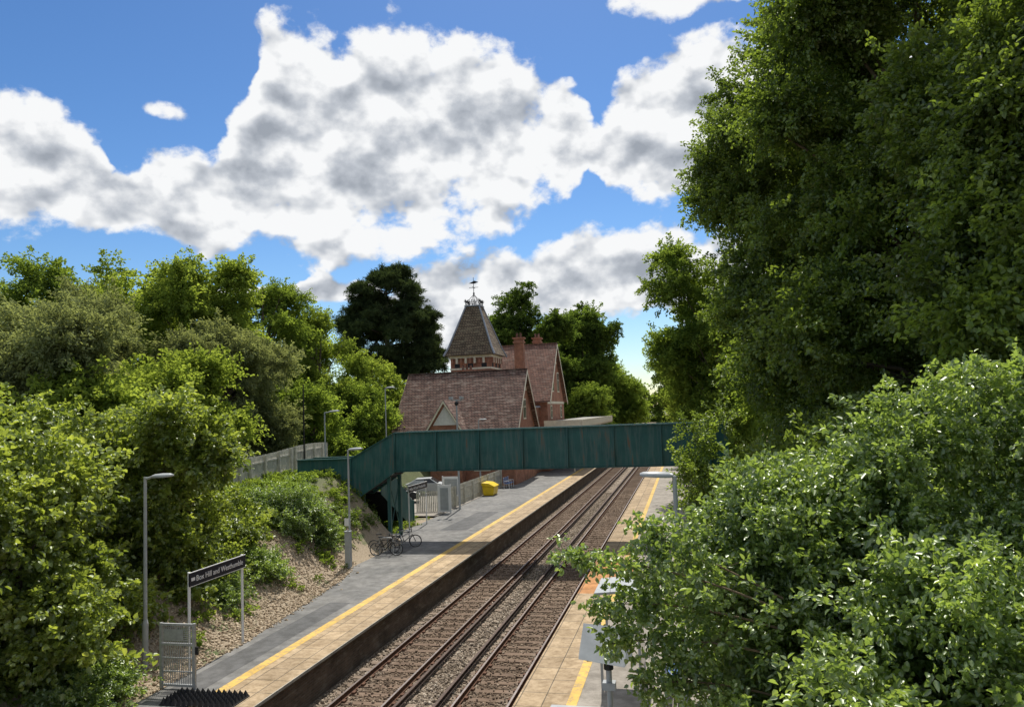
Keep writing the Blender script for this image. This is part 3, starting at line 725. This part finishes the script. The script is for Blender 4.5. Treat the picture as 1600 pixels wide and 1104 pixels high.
# ------------------------------------------------------------------ gate
root = empty('platform_end_gate'); b = MB()
gx0, gx1, gy, gz, gt = -13.98, -12.98, 18.0, .9, 2.6
for x in (gx0, gx1): b.box(x-.035, x+.035, gy-.035, gy+.035, gz, gt, 'galv')
for z in (gz+.1, gz+1.15, gt-.04): b.box(gx0, gx1, gy-.03, gy+.03, z-.03, z+.03, 'galv')
for z in (gz+.45, gz+.8): b.box(gx0, gx1, gy-.012, gy+.012, z-.015, z+.015, 'galv')
b.obj('frame', root)
b = MB()
for x in np.arange(gx0+.06, gx1, .055): b.box(x-.009, x+.009, gy-.008, gy+.008, gz+.1, gt-.05, 'galv')
for z in np.arange(gz+1.2, gt-.05, .055): b.box(gx0+.05, gx1-.05, gy-.013, gy-.009, z-.006, z+.006, 'galv')
b.obj('mesh_bars', root)
b = MB(); b.box(gx0+.12, gx1-.3, gy-.05, gy-.035, gz+1.25, gz+1.55, 'galv'); b.box(gx1+.036, gx1+.12, gy-.02, gy+.02, gz+.9, gz+1.1, 'iron'); b.obj('notice_and_latch', root)
b = MB(); b.box(-13.2, -11.2, 16.9, 17.75, .909, .93, 'rubber')
for i in range(13):
    for j in range(6):
        x = -13.12+i*.153; y = 16.97+j*.142; r_ = .065
        b.add([(x-r_, y-r_, .93), (x+r_, y-r_, .93), (x+r_, y+r_, .93), (x-r_, y+r_, .93), (x, y, 1.09)], [(0, 1, 4), (1, 2, 4), (2, 3, 4), (3, 0, 4)], 'rubber')
b.obj('anti_trespass_mat')

# ------------------------------------------------------------------ bicycles
def bicycle(x, y, z, ang):
    root = empty('bicycle'); b = MB()
    R = .33
    def P(u, h, s=0): return Vector((u, s, h))
    for u in (-.52, .52):
        b.ring(P(u, R), (0, 1, 0), R-.02, .024, 'rubber', 28); b.ring(P(u, R), (0, 1, 0), R-.045, .009, 'galv', 28)
        for k in range(10):
            t = k*math.pi/5; b.tube([P(u, R), P(u+math.cos(t)*(R-.04), R+math.sin(t)*(R-.04))], .003, 'galv', 3)
        b.tube([P(u, R, -.05), P(u, R, .05)], .02, 'galv', 6)
    bb, st, hd, hl = P(-.08, .3), P(-.22, .78), P(.33, .82), P(.36, .68)
    for p, q in ((bb, st), (st, hd), (bb, hl), (P(-.52, R), bb), (P(-.52, R), P(-.19, .7)), (hl, P(.52, R)), (hd, P(.31, .98))): b.tube([p, q], .022, 'iron', 6)
    b.tube([st, P(-.25, .92)], .014, 'galv', 6)
    b.prism([(-.38, -.07, .92), (-.38, .07, .92), (-.1, .02, .93), (-.1, -.02, .93)], (0, 0, .05), 'rubber')
    b.tube([P(.22, 1.0, -.28), P(.33, 1.0, -.12), P(.31, .98), P(.33, 1.0, .12), P(.22, 1.0, .28)], .014, 'iron', 6)
    b.ring(bb, (0, 1, 0), .09, .008, 'galv', 16); b.tube([bb+Vector((0, .08, 0)), bb+Vector((.1, .08, -.13))], .01, 'galv', 5); b.tube([bb+Vector((0, -.08, 0)), bb+Vector((-.1, -.08, .13))], .01, 'galv', 5)
    o = b.obj('frame_and_wheels', root)
    root.location = (x, y, z); root.rotation_euler = (math.radians(4), 0, ang)
bicycle(-15.05, 36.1, .9, .15); bicycle(-15.5, 36.9, .9, .05); bicycle(-14.9, 38.4, .9, .25)
root = empty('bicycle_rack'); b = MB()
for y in (36.5, 37.6, 38.8): b.tube([(-15.6, y, .9), (-15.6, y, 1.65), (-15.5, y, 1.72), (-14.95, y, 1.72), (-14.85, y, 1.65), (-14.85, y, .9)], .025, 'galv', 8)
b.obj('hoops', root)

# ------------------------------------------------------------------ grit bin, bench, boards, car
root = empty('grit_bin'); b = MB()
b.prism([(-17.0, 61.9, .93), (-16.15, 61.9, .93), (-16.05, 61.9, 1.6), (-17.1, 61.9, 1.75)], (0, 1.5, 0), 'yellow_plastic'); b.obj('bin_body', root, .05)
b = MB(); b.prism([(-17.15, 61.82, 1.76), (-16.0, 61.82, 1.6), (-16.0, 61.82, 1.68), (-16.5, 61.82, 1.95), (-17.1, 61.82, 2.0)], (0, 1.66, 0), 'yellow_plastic'); b.obj('bin_lid', root, .03)
def bench(x, y):
    root = empty('platform_bench'); b = MB()
    for i in range(5): b.box(x+.1*i-.25, x+.1*i-.17, y-1, y+1, 1.33, 1.36, 'benchblue')
    for i in range(4): b.box(x-.32, x-.29, y-1, y+1, 1.42+.12*i, 1.5+.12*i, 'benchblue')
    b.obj('slats', root); b = MB()
    for yy in (y-.85, y, y+.85):
        b.tube([(x+.2, yy, .9), (x+.2, yy, 1.33)], .03, 'signwhite', 6); b.tube([(x-.28, yy, .9), (x-.3, yy, 1.9)], .03, 'signwhite', 6); b.tube([(x-.28, yy, 1.31), (x+.25, yy, 1.31)], .03, 'signwhite', 6)
        b.tube([(x-.3, yy, 1.55), (x+.2, yy, 1.55), (x+.2, yy, 1.33)], .02, 'signwhite', 6)
    b.obj('bench_frame', root)
bench(-16.3, 68.5); bench(-.55, 19.3)
def board(x, y, w, z0, z1, ax):
    root = empty('notice_board'); b = MB()
    d = Vector((1, 0, 0)) if ax == 'x' else Vector((0, 1, 0)); c = Vector((x, y, 0))
    for s in (-1, 1):
        p = c+d*s*w/2; b.box(p.x-.04, p.x+.04, p.y-.04, p.y+.04, .85, z1, 'signwhite')
    b.obj('posts', root); b = MB(); b.obox((x, y-.0, z0), d, w-.1, .06, z1-z0-.05, 'signwhite'); b.obox((x, y, z0+.12), d, w-.3, .075, z1-z0-.35, 'lampgrey'); b.obj('panel', root)
board(-17.6, 55.0, 1.3, 1.7, 3.2, 'x'); board(-17.0, 51.5, .9, 1.0, 2.9, 'x')
def car(x, y, z, ang, paint):
    root = empty('parked_car'); b = MB()
    side = [(-2.1, .35), (-2.15, .7), (-2.0, .95), (-1.55, 1.05), (-.9, 1.42), (.35, 1.45), (1.0, 1.02), (1.85, .85), (2.1, .6), (2.05, .3)]
    wd = [.84, .86, .86, .84, .62, .62, .82, .82, .8, .8]
    n = len(side); vs = [(p[0], -w, p[1]) for p, w in zip(side, wd)] + [(p[0], w, p[1]) for p, w in zip(side, wd)]
    b.add(vs, [list(range(n)), list(range(n, 2*n))[::-1]] + [(i, n+i, n+(i+1) % n, (i+1) % n) for i in range(n)], paint); b.obj('body', root, .05)
    b = MB()
    for s in (-1, 1):
        b.add([(-1.35, s*.84, 1.04), (-.85, s*.65, 1.38), (.3, s*.65, 1.40), (.85, s*.83, 1.04)], [(0, 1, 2, 3)], 'glass')
    b.add([(.42, -.6, 1.44), (.42, .6, 1.44), (1.02, .76, 1.04), (1.02, -.76, 1.04)], [(0, 1, 2, 3)], 'glass'); b.add([(-.95, -.6, 1.43), (-.95, .6, 1.43), (-1.54, .76, 1.08), (-1.54, -.76, 1.08)], [(0, 1, 2, 3)], 'glass')
    b.obj('windows', root); b = MB()
    for u in (-1.3, 1.3):
        for s in (-.84, .68): b.tube([(u, s, .32), (u, s+.18, .32)], .32, 'rubber', 18); b.tube([(u, s-.01, .32), (u, s+.19, .32)], .18, 'galv', 12)
    for s in (-.6, .6): b.box(2.03, 2.1, s-.2, s+.2, .6, .72, 'signwhite')
    b.obj('wheels_and_lights', root)
    root.location = (x, y, z); root.rotation_euler = (0, 0, ang)
car(-23.2, 57.5, .93, .3, 'carpaint'); car(-22.5, 63.5, .93, .2, 'lampgrey')
root = empty('platform_floodlight'); b = MB(); b.tube([(-1.85, 16, .9), (-1.85, 16, 2.5)], .06, 'lampgrey', 10); b.tube([(-1.85, 16, 2.5), (-1.85, 16, 2.65)], .1, 'iron', 10)
b.box(-1.98, -1.72, 15.9, 16.1, 2.1, 2.25, 'lampgrey'); b.obj('post', root)
b = MB(); b.prism([(-2.45, 15.85, 2.72), (-1.5, 15.75, 2.62), (-1.35, 16.0, 2.75), (-1.42, 16.3, 3.15), (-2.4, 16.35, 3.22)], (0, .08, .08), 'lampgrey')
b.box(-2.3, -1.5, 15.98, 16.15, 2.64, 2.78, 'iron'); b.obj('hood', root, .02)
root = empty('equipment_cabinet'); b = MB(); b.box(-3.0, -1.95, 14.9, 15.75, .9, 1.75, 'lampgrey'); b.box(-3.05, -1.9, 14.85, 15.8, 1.75, 1.82, 'lampgrey'); b.obj('cabinet', root, .02)
root = empty('waiting_shelter'); b = MB(); b.prism([(-2.5, 19.2, 3.2), (-1.35, 19.2, 3.3), (-1.35, 19.2, 3.36), (-2.5, 19.2, 3.26)], (0, 1.7, 0), 'lampgrey')
for x, y in ((-2.4, 19.3), (-2.4, 20.8), (-1.45, 19.3), (-1.45, 20.8)): b.box(x-.03, x+.03, y-.03, y+.03, .9, 3.2, 'lampgrey')
b.box(-1.44, -1.42, 19.35, 20.75, 1.2, 3.1, 'glass'); b.obj('shelter_frame', root)

# ------------------------------------------------------------------ vegetation
T = tree
T('sycamore_tree', -48, 44, 4.4, 16.5, 6.5, 'mid', 105, 21, .15)
T('sycamore_tree', -41.5, 49, 4.4, 17.5, 6, 'bright', 100, 22, .15)
T('sycamore_tree', -35.5, 48.5, 4.4, 17.0, 5.2, 'bright', 90, 23, .15)
T('willow_tree', -35.5, 38, 4.4, 13.0, 5.2, 'olive', 125, 24, .02)
T('willow_tree', -30.3, 45, 4.3, 11.6, 5.0, 'olive', 125, 25, .0)
T('sycamore_tree', -35.5, 59, 4.0, 18, 5.2, 'mid', 90, 26, .15)
T('sycamore_tree', -33.8, 66, 2.5, 17, 4.8, 'bright', 80, 27, .1)
T('sycamore_tree', -32.5, 75, 1.5, 14, 5, 'bright', 85, 28, .0)
T('sycamore_tree', -29.3, 56, 2.0, 9.5, 3.4, 'mid', 60, 29, .0)
T('sycamore_tree', -30.5, 66, 1.4, 10.5, 4, 'mid', 70, 31, .0)
T('ash_tree', -28, 35.5, 4.4, 8.2, 4.0, 'bright', 90, 30, .0)
T('ash_tree', -31, 30, 4.4, 10.5, 4.6, 'olive', 120, 32, .0)
T('ash_tree', -26.5, 29, 4.4, 7, 3.6, 'bright', 80, 33, .0)
T('ash_tree', -42, 34, 4.4, 12.5, 6, 'mid', 110, 34, .0)
T('sycamore_sapling', -18.6, 24.2, 1.8, 7.4, 2.9, 'syc', 165, 41, .0, (.65, 1.35), .12, .4, 9)
T('sycamore_sapling', -16.9, 16.3, .9, 7.3, 2.6, 'syc', 150, 42, .05, (.65, 1.35), .12, .4, 9)
T('sycamore_sapling', -20.5, 19.5, 3.2, 6.0, 2.9, 'syc', 145, 43, .0, (.65, 1.35), .12, .4, 9)
T('sycamore_sapling', -21.8, 27.5, 3.8, 4.8, 2.5, 'syc', 100, 44, .0, (.65, 1.35), .1, .4, 8)
shrub('undergrowth', [(-17.5, 20.2, 2.0, 1.5, 2.2, 2.0), (-18.3, 24.5, 2.6, 2.0, 2.6, 1.9), (-17.0, 16.8, 1.8, 1.4, 2, 1.8), (-19.3, 28.5, 3.4, 2, 2, 1.6)], 'syc', 180, 51)
shrub('bramble_bush', [(-15.3, 17.3, 1.3, 1.2, 1.0, .75), (-14.9, 16.1, 1.1, 1.0, .8, .7)], 'hedge', 40, 52)
shrub('elder_bush', [(-18.9, 33.2, 3.3, 2.1, 1.9, 1.9), (-20.4, 31.5, 3.6, 1.6, 1.6, 1.4), (-17.9, 34.0, 2.2, 1.3, 1.1, 1.2)], 'hedge', 190, 53)
shrub('ivy_bank', [(-19.6, 37.5, 2.4, 2.2, 2.0, 1.4), (-22.6, 38.5, 3.9, 1.8, 1.8, .8), (-21, 43.5, 2.4, 2, 1.5, 1.5), (-18.0, 38.6, 1.7, 1.3, 1.6, 1.2), (-17.6, 35.8, 1.5, 1.0, 1.0, .9), (-19.4, 40.5, 2.0, 1.6, 1.2, 1.2), (-22.2, 46.2, 2.8, 2.0, 2.6, 1.9), (-21.6, 50, 2.0, 1.6, 2.2, 1.3)], 'darknear', 150, 54, (.45, .9))
shrub('bramble_bush', [(-17.4, 28.3, 1.9, 1.2, 1.6, 1.0), (-16.7, 25.4, 1.5, .7, 1.3, .8)], 'hedge', 60, 55, (.6, 1.1))
pr = empty('pine_tree'); b = MB(); b.tube([(-42, 103, 1), (-42.3, 103, 12), (-41.9, 103, 22), (-42, 103, 29.5)], [.5, .42, .3, .08], 'bark', 8)
lob = [(-42, 103, 19, 8.0, 8.0, 7.0), (-42, 103, 25, 5.6, 5.6, 5), (-46, 103, 22, 3.8, 3.8, 2.4), (-37.5, 103, 16, 4.2, 4.2, 3.4), (-37.5, 102, 22, 3.4, 3.4, 2.4), (-40.5, 103, 28.5, 2.4, 2.4, 1.8)]
P = crown(lob, 200, 1.0, 78)
for q in P[::7]: b.tube([(-42, 103, q[2]-1), tuple(q)], [.14, .04], 'bark', 5)
b.obj('trunk_and_limbs', pr); instancer('crown', P, C['pine'], .8, 1.3, .35, pr, 8)
T('lime_tree', -27.0, 127, 1, 31.5, 7.6, 'dark', 170, 61, .1, (.9, 1.4))
T('lime_tree', -18.0, 138, 1, 29.5, 7.2, 'dark', 150, 62, .05, (.9, 1.4))
T('lime_tree', -21, 150, 1, 29, 7, 'dark', 110, 63, .05, (.9, 1.4))
T('hornbeam_tree', -34, 110, 1, 13, 5.5, 'bright', 90, 64, .0, (.8, 1.3))
T('hornbeam_tree', -15.5, 122, 1, 12, 4, 'mid', 70, 65, .0, (.8, 1.3))
T('hornbeam_tree', -15, 165, 1, 18, 6, 'mid', 80, 66, .0, (1.2, 1.7))
r = np.random.default_rng(9); lob = []
for i in range(46):
    a = -62+i*1.9
    rr = r.uniform(330, 360) if -9 < a < 9 else r.uniform(170, 230)
    aa = math.radians(a); x = rr*math.sin(aa); y = rr*math.cos(aa)
    if -13 < x < 2: y = max(y, 330)
    lob.append((x, y, 6, 9, 9, r.uniform(9, 14)))
o = empty('distant_trees'); P = crown(lob, 1500, 2, 10); instancer('foliage', P, C['far'], .8, 1.3, .6, o, 3)
T('hazel_tree', 2.6, 59, 1.5, 20.5, 5.6, 'mid', 130, 71, .0)
T('hazel_tree', 3.6, 75, 1.5, 16, 5.4, 'bright', 100, 72, .0)
T('hazel_tree', 2.0, 92, 1.5, 14, 5.2, 'bright', 90, 73, .0)
T('hazel_tree', 2.5, 115, 1.5, 14, 6, 'mid', 80, 74, .0, (1., 1.5))
T('hazel_tree', 2.8, 150, 1.5, 15, 7, 'bright', 70, 75, .0, (1.3, 1.8))
T('hazel_tree', 3.6, 200, 1.5, 16, 8, 'far', 50, 76, .0)
T('hazel_tree', -20, 200, 1.5, 17, 7, 'far', 50, 77, .0)
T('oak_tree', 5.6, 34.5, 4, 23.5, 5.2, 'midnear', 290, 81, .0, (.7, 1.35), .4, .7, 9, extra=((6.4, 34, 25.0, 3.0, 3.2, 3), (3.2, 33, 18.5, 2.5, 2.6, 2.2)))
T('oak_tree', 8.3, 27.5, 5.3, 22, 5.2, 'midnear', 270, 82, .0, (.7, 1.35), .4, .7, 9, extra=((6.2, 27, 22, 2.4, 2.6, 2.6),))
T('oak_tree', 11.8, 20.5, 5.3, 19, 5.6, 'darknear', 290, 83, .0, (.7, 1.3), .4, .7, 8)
T('oak_tree', 14.5, 30, 5.3, 22, 6, 'dark', 140, 84, .0)
T('oak_tree', 20, 24, 5.3, 20, 6, 'dark', 120, 87, .0)
T('oak_tree', 6.5, 45, 5.3, 18, 5.2, 'mid', 110, 85, .0)
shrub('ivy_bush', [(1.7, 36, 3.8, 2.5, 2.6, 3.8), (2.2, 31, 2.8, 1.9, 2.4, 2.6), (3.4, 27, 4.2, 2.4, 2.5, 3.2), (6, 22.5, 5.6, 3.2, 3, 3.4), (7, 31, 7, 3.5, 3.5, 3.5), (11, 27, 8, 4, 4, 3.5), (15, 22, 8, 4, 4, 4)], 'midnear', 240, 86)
H1 = [(2.1, 14.2, 4.7, 2.1, 2.2, 2.6), (4.4, 13.8, 5.5, 2.1, 2.3, 2.9), (6.6, 12.6, 5.5, 2.3, 2.3, 2.7), (3.6, 11.0, 3.7, 2.2, 1.9, 2.4), (1.5, 12.3, 2.6, 1.7, 1.7, 2.3), (4.6, 8.9, 3.7, 1.9, 1.5, 2.2), (1.4, 15.8, 3.4, 1.5, 1.5, 2.3), (.75, 14.0, 4.8, 1.0, 1.2, 1.7)]
hr = shrub('dogwood_hedge', H1, 'hedge', 720, 91, (.65, 1.3), None, 50, (3.5, 13, 2), .25)
b = MB(); pts = []
r = np.random.default_rng(5)
for (p0, p1, p2, k) in (((1.4, 12.4, 4.6), (-.4, 12.1, 5.5), (-2.05, 11.9, 5.55), 60), ((1.2, 12.4, 4.4), (-.4, 12.3, 4.9), (-1.6, 12.1, 4.75), 60), ((1.3, 12.6, 4.8), (-.1, 12.4, 5.6), (-.9, 12.3, 5.9), 45), ((1.2, 12.3, 4.0), (-.2, 12.2, 4.4), (-1.45, 12.0, 4.2), 55), ((1.2, 12.3, 3.4), (-.1, 12.1, 3.8), (-.9, 12.0, 3.6), 45)):
    p0, p1, p2 = map(Vector, (p0, p1, p2)); path = []
    for i in range(9):
        t = i/8; path.append(p0*(1-t)**2 + p1*2*t*(1-t) + p2*t*t)
    b.tube(path, [.022-.0022*i for i in range(9)], 'twig', 5)
    for i in range(int(k*1.3)):
        t = r.uniform(.2, 1)**.8; q = p0*(1-t)**2 + p1*2*t*(1-t) + p2*t*t; s = .36*(1.15-t*.75)
        e = q+Vector((r.normal()*s*.6, r.normal()*s, r.normal()*s*.7)); pts.append(tuple(e))
        if i % 3 == 0: b.tube([q, e], [.006, .003], 'twig', 4)
b.obj('reaching_branches', hr); instancer('branch_leaves', np.array(pts), C['sprig'], .8, 1.15, .9, hr, 17)
n = 1500; px = RNG.uniform(-24, -15.6, n); py = RNG.uniform(14, 50, n)
d = np.sin(px*1.3+py*.7)+np.sin(py*1.1-px*.5)+RNG.normal(size=n)*.7
k = (d > .4) | (px < -18.5)
k &= ~((px > -17.2) & (py > 33)); P = np.stack([px, py, gh(px, py)+.08], 1)[k]
instancer('weeds', P, C['weed'], .5, 1.6, .3, None, 9)
n = 1500; px = RNG.uniform(1.0, 12, n); py = RNG.uniform(8, 60, n); instancer('weeds', np.stack([px, py, gh(px, py)+.1], 1), C['weed'], .8, 2.2, .4, None, 19)
n = 12000; px = RNG.uniform(-18.5, -13.9, n); py = RNG.uniform(16, 34, n)
xe = np.interp(py, [16, 22, 27, 31, 34], [-13.9, -14.0, -14.5, -14.95, -15.8]); k = px < xe+RNG.exponential(.08, n)
chips('leaf_litter', np.stack([px, py, np.maximum(gh(px, py), np.where(px > xe, .9, -1))+.01], 1)[k], .03, .11, 'litter', 29)

# ------------------------------------------------------------------ sky + sun
SUN_AZ = math.radians(-6); SUN_EL = math.radians(57)
w = bpy.data.worlds.new('sky'); scene.world = w; w.use_nodes = True
nt = w.node_tree
for n_ in list(nt.nodes): nt.nodes.remove(n_)
out = nt.nodes.new('ShaderNodeOutputWorld'); bg = nt.nodes.new('ShaderNodeBackground'); bg.inputs[1].default_value = .13
nt.links.new(bg.outputs[0], out.inputs[0])
sky = nt.nodes.new('ShaderNodeTexSky'); sky.sky_type = 'NISHITA'; sky.sun_disc = False; sky.sun_elevation = SUN_EL; sky.sun_rotation = SUN_AZ
sky.air_density = 1.; sky.dust_density = .3; sky.ozone_density = 3.0; sky.altitude = 60
tc = nt.nodes.new('ShaderNodeTexCoord'); D_ = tc.outputs['Generated']
def mth(op, a, b_=None, c_=None, clamp=False):
    n_ = nt.nodes.new('ShaderNodeMath'); n_.operation = op; n_.use_clamp = clamp
    for i, v_ in enumerate((a, b_, c_)):
        if v_ is None: continue
        if isinstance(v_, bpy.types.NodeSocket): nt.links.new(v_, n_.inputs[i])
        else: n_.inputs[i].default_value = v_
    return n_.outputs[0]
sep = nt.nodes.new('ShaderNodeSeparateXYZ'); nt.links.new(D_, sep.inputs[0])
def wn(scale, detail, rough, off=(0, 0, 0)):
    mp = nt.nodes.new('ShaderNodeVectorMath'); mp.operation = 'MULTIPLY_ADD'; nt.links.new(D_, mp.inputs[0]); mp.inputs[1].default_value = (1, 1, 1.3); mp.inputs[2].default_value = off
    n_ = nt.nodes.new('ShaderNodeTexNoise'); n_.inputs['Scale'].default_value = scale; n_.inputs['Detail'].default_value = detail; n_.inputs['Roughness'].default_value = rough
    nt.links.new(mp.outputs[0], n_.inputs['Vector']); return n_.outputs[0]
f0 = wn(15, 7, .58); f1 = wn(15, 3, .5, (0, -.008, .028)); f2 = wn(15, 3, .5); fw_ = wn(7, 1, .5, (3, 1, 2))
az0 = mth('MULTIPLY', mth('ARCTAN2', sep.outputs[0], sep.outputs[1]), 57.2958)
el0 = mth('MULTIPLY', mth('ARCSINE', sep.outputs[2]), 57.2958)
az = mth('ADD', az0, mth('MULTIPLY', mth('SUBTRACT', f1, .5), 5.))
el = mth('ADD', el0, mth('MULTIPLY', mth('SUBTRACT', fw_, .5), 4.5))
# cloud banks: (azimuth, top, bottom) elevations in degrees; second bank lower
B1 = [(-64,21,14),(-52,20.6,13),(-47.2,21,13),(-44,20.2,13.2),(-41.6,18.6,13),(-40.2,16.6,13.2),(-38.2,18.6,13.2),(-34.5,19.6,12.6),(-32.2,22.6,12.4),(-30.6,27.6,12.2),(-27.6,28.2,12.2),(-25,26.4,12.0),(-22,27.6,11.8),(-18.3,28,12.8),(-14.2,27.2,14.2),(-11.2,25.8,14.6),(-7.8,24.0,15.8),(-5.8,20.8,17.8),(-4.0,22.8,15.4),(-.5,24.4,15),(2.5,25.4,15),(8,24.6,14),(16,22,12)]
B2 = [(-64,8.2,7.8),(-47,8.1,7.9),(-36,8.1,7.9),(-28.5,10.4,9.2),(-26.5,12.0,8.8),(-23.5,10.6,8.8),(-21.5,8.8,5.4),(-18.5,10.6,4.0),(-16,12.4,4.6),(-13.2,12.8,6.6),(-9.2,13.0,5.6),(-4.9,14.0,6.8),(-1.9,13.8,6.0),(3,12.4,5),(16,11,5)]
azs = sorted(set([b_[0] for b_ in B1]+[-28.5,-26.5,-23.5,-21.5,-16]))
def itp(B, a, k): return float(np.interp(a, [q[0] for q in B], [q[k] for q in B]))
rp = nt.nodes.new('ShaderNodeValToRGB'); rp.color_ramp.interpolation = 'LINEAR'
t_ = nt.nodes.new('ShaderNodeMapRange'); nt.links.new(az, t_.inputs[0]); t_.inputs[1].default_value = -64; t_.inputs[2].default_value = 16
nt.links.new(t_.outputs[0], rp.inputs[0])
els = rp.color_ramp.elements
while len(els) < len(azs): els.new(.5)
for e_, a_ in zip(els, azs):
    e_.position = (a_+64)/80
    t1, b1, t2, b2 = itp(B1, a_, 1), itp(B1, a_, 2), itp(B2, a_, 1), itp(B2, a_, 2)
    e_.color = ((t1+b1)/80, (t1-b1)/20, (t2+b2)/80, (t2-b2)/20)
sc_ = nt.nodes.new('ShaderNodeSeparateColor'); nt.links.new(rp.outputs[0], sc_.inputs[0])
def bank(mid, half):
    d = mth('DIVIDE', mth('SUBTRACT', el, mth('MULTIPLY', mid, 40.)), mth('MULTIPLY', half, 10.))
    return mth('SUBTRACT', 1.0, mth('MULTIPLY', d, d)), d
g1, d1 = bank(sc_.outputs[0], sc_.outputs[1]); g2, d2 = bank(sc_.outputs[2], rp.outputs[1]); g2 = mth('MULTIPLY', g2, .8)
def spot(a0, e0, ra, re):
    u = mth('DIVIDE', mth('SUBTRACT', az, a0), ra); v_ = mth('DIVIDE', mth('SUBTRACT', el, e0), re)
    return mth('SUBTRACT', 1.0, mth('ADD', mth('MULTIPLY', u, u), mth('MULTIPLY', v_, v_)))
g3 = mth('MULTIPLY', spot(3.5, 29.0, 7, 2.0), .8); g4 = mth('MULTIPLY', spot(-36.8, 21.9, 1.5, .7), .25)
overhead_fill = nt.nodes.new('ShaderNodeMapRange'); nt.links.new(el0, overhead_fill.inputs[0]); overhead_fill.inputs[1].default_value = 34; overhead_fill.inputs[2].default_value = 44; overhead_fill.inputs[3].default_value = -1.4; overhead_fill.inputs[4].default_value = .35  # broken cloud overhead, out of view, added as fill light for the scene
g = mth('MAXIMUM', mth('MAXIMUM', mth('MAXIMUM', g1, g2), mth('MAXIMUM', g3, g4)), overhead_fill.outputs[0])
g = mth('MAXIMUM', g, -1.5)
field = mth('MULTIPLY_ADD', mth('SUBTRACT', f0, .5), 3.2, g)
def sstep(v_, lo, hi):
    mr = nt.nodes.new('ShaderNodeMapRange'); mr.interpolation_type = 'SMOOTHSTEP'; nt.links.new(v_, mr.inputs[0]); mr.inputs[1].default_value = lo; mr.inputs[2].default_value = hi
    return mr.outputs[0]
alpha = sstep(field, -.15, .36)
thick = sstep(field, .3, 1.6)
lit = mth('MULTIPLY', mth('SUBTRACT', f2, f1), 3.0)
br = mth('ADD', mth('MULTIPLY_ADD', thick, -.52, 1.02), lit)
br = mth('ADD', br, mth('MULTIPLY', mth('MAXIMUM', mth('MINIMUM', d1, 1.), -1.), .09))
br = mth('MINIMUM', mth('MAXIMUM', br, .28), 1.05)
cr = nt.nodes.new('ShaderNodeValToRGB'); nt.links.new(br, cr.inputs[0])
cr.color_ramp.elements[0].position = .25; cr.color_ramp.elements[0].color = (.33, .365, .42, 1)
cr.color_ramp.elements[1].position = 1.0; cr.color_ramp.elements[1].color = (.95, .96, .97, 1)
e = cr.color_ramp.elements.new(.6); e.color = (.54, .575, .63, 1)
vm = nt.nodes.new('ShaderNodeVectorMath'); vm.operation = 'SCALE'; nt.links.new(cr.outputs[0], vm.inputs[0]); vm.inputs['Scale'].default_value = 7.6
gm = nt.nodes.new('ShaderNodeGamma'); gm.inputs[1].default_value = 1.25; nt.links.new(sky.outputs[0], gm.inputs[0])
hs_ = nt.nodes.new('ShaderNodeHueSaturation'); hs_.inputs['Saturation'].default_value = 1.12; hs_.inputs['Value'].default_value = .56; nt.links.new(gm.outputs[0], hs_.inputs['Color'])
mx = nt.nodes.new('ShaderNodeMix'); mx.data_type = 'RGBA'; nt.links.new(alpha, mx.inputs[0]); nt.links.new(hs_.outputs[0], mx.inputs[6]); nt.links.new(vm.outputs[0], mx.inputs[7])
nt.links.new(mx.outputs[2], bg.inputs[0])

sd = bpy.data.lights.new('sun', 'SUN'); sd.energy = 5.0; sd.angle = math.radians(.53); sd.color = (1, .95, .86)
so = bpy.data.objects.new('sun', sd); COL.objects.link(so)
S = Vector((math.sin(SUN_AZ)*math.cos(SUN_EL), math.cos(SUN_AZ)*math.cos(SUN_EL), math.sin(SUN_EL)))
so.rotation_euler = S.to_track_quat('Z', 'Y').to_euler(); so.location = (0, 0, 60)

# ------------------------------------------------------------------ camera
th, ph, ro = math.radians(12.8), math.radians(4.4), math.radians(2.2)
fw = Vector((-math.sin(th)*math.cos(ph), math.cos(th)*math.cos(ph), math.sin(ph)))
rt = Vector((math.cos(th), math.sin(th), 0)); up = rt.cross(fw)
r2 = rt*math.cos(ro) - up*math.sin(ro); u2 = up*math.cos(ro) + rt*math.sin(ro)
cam = bpy.data.cameras.new('camera'); cam.lens = 26.55; cam.sensor_width = 36; cam.clip_end = 5000; cam.clip_start = .1
co = bpy.data.objects.new('camera', cam); COL.objects.link(co)
mw = Matrix((r2, u2, -fw)).transposed().to_4x4(); mw.translation = (0, 0, 7.85); co.matrix_world = mw
scene.camera = co
scene.view_settings.view_transform = 'Standard'; scene.view_settings.look = 'None'; scene.view_settings.exposure = 0
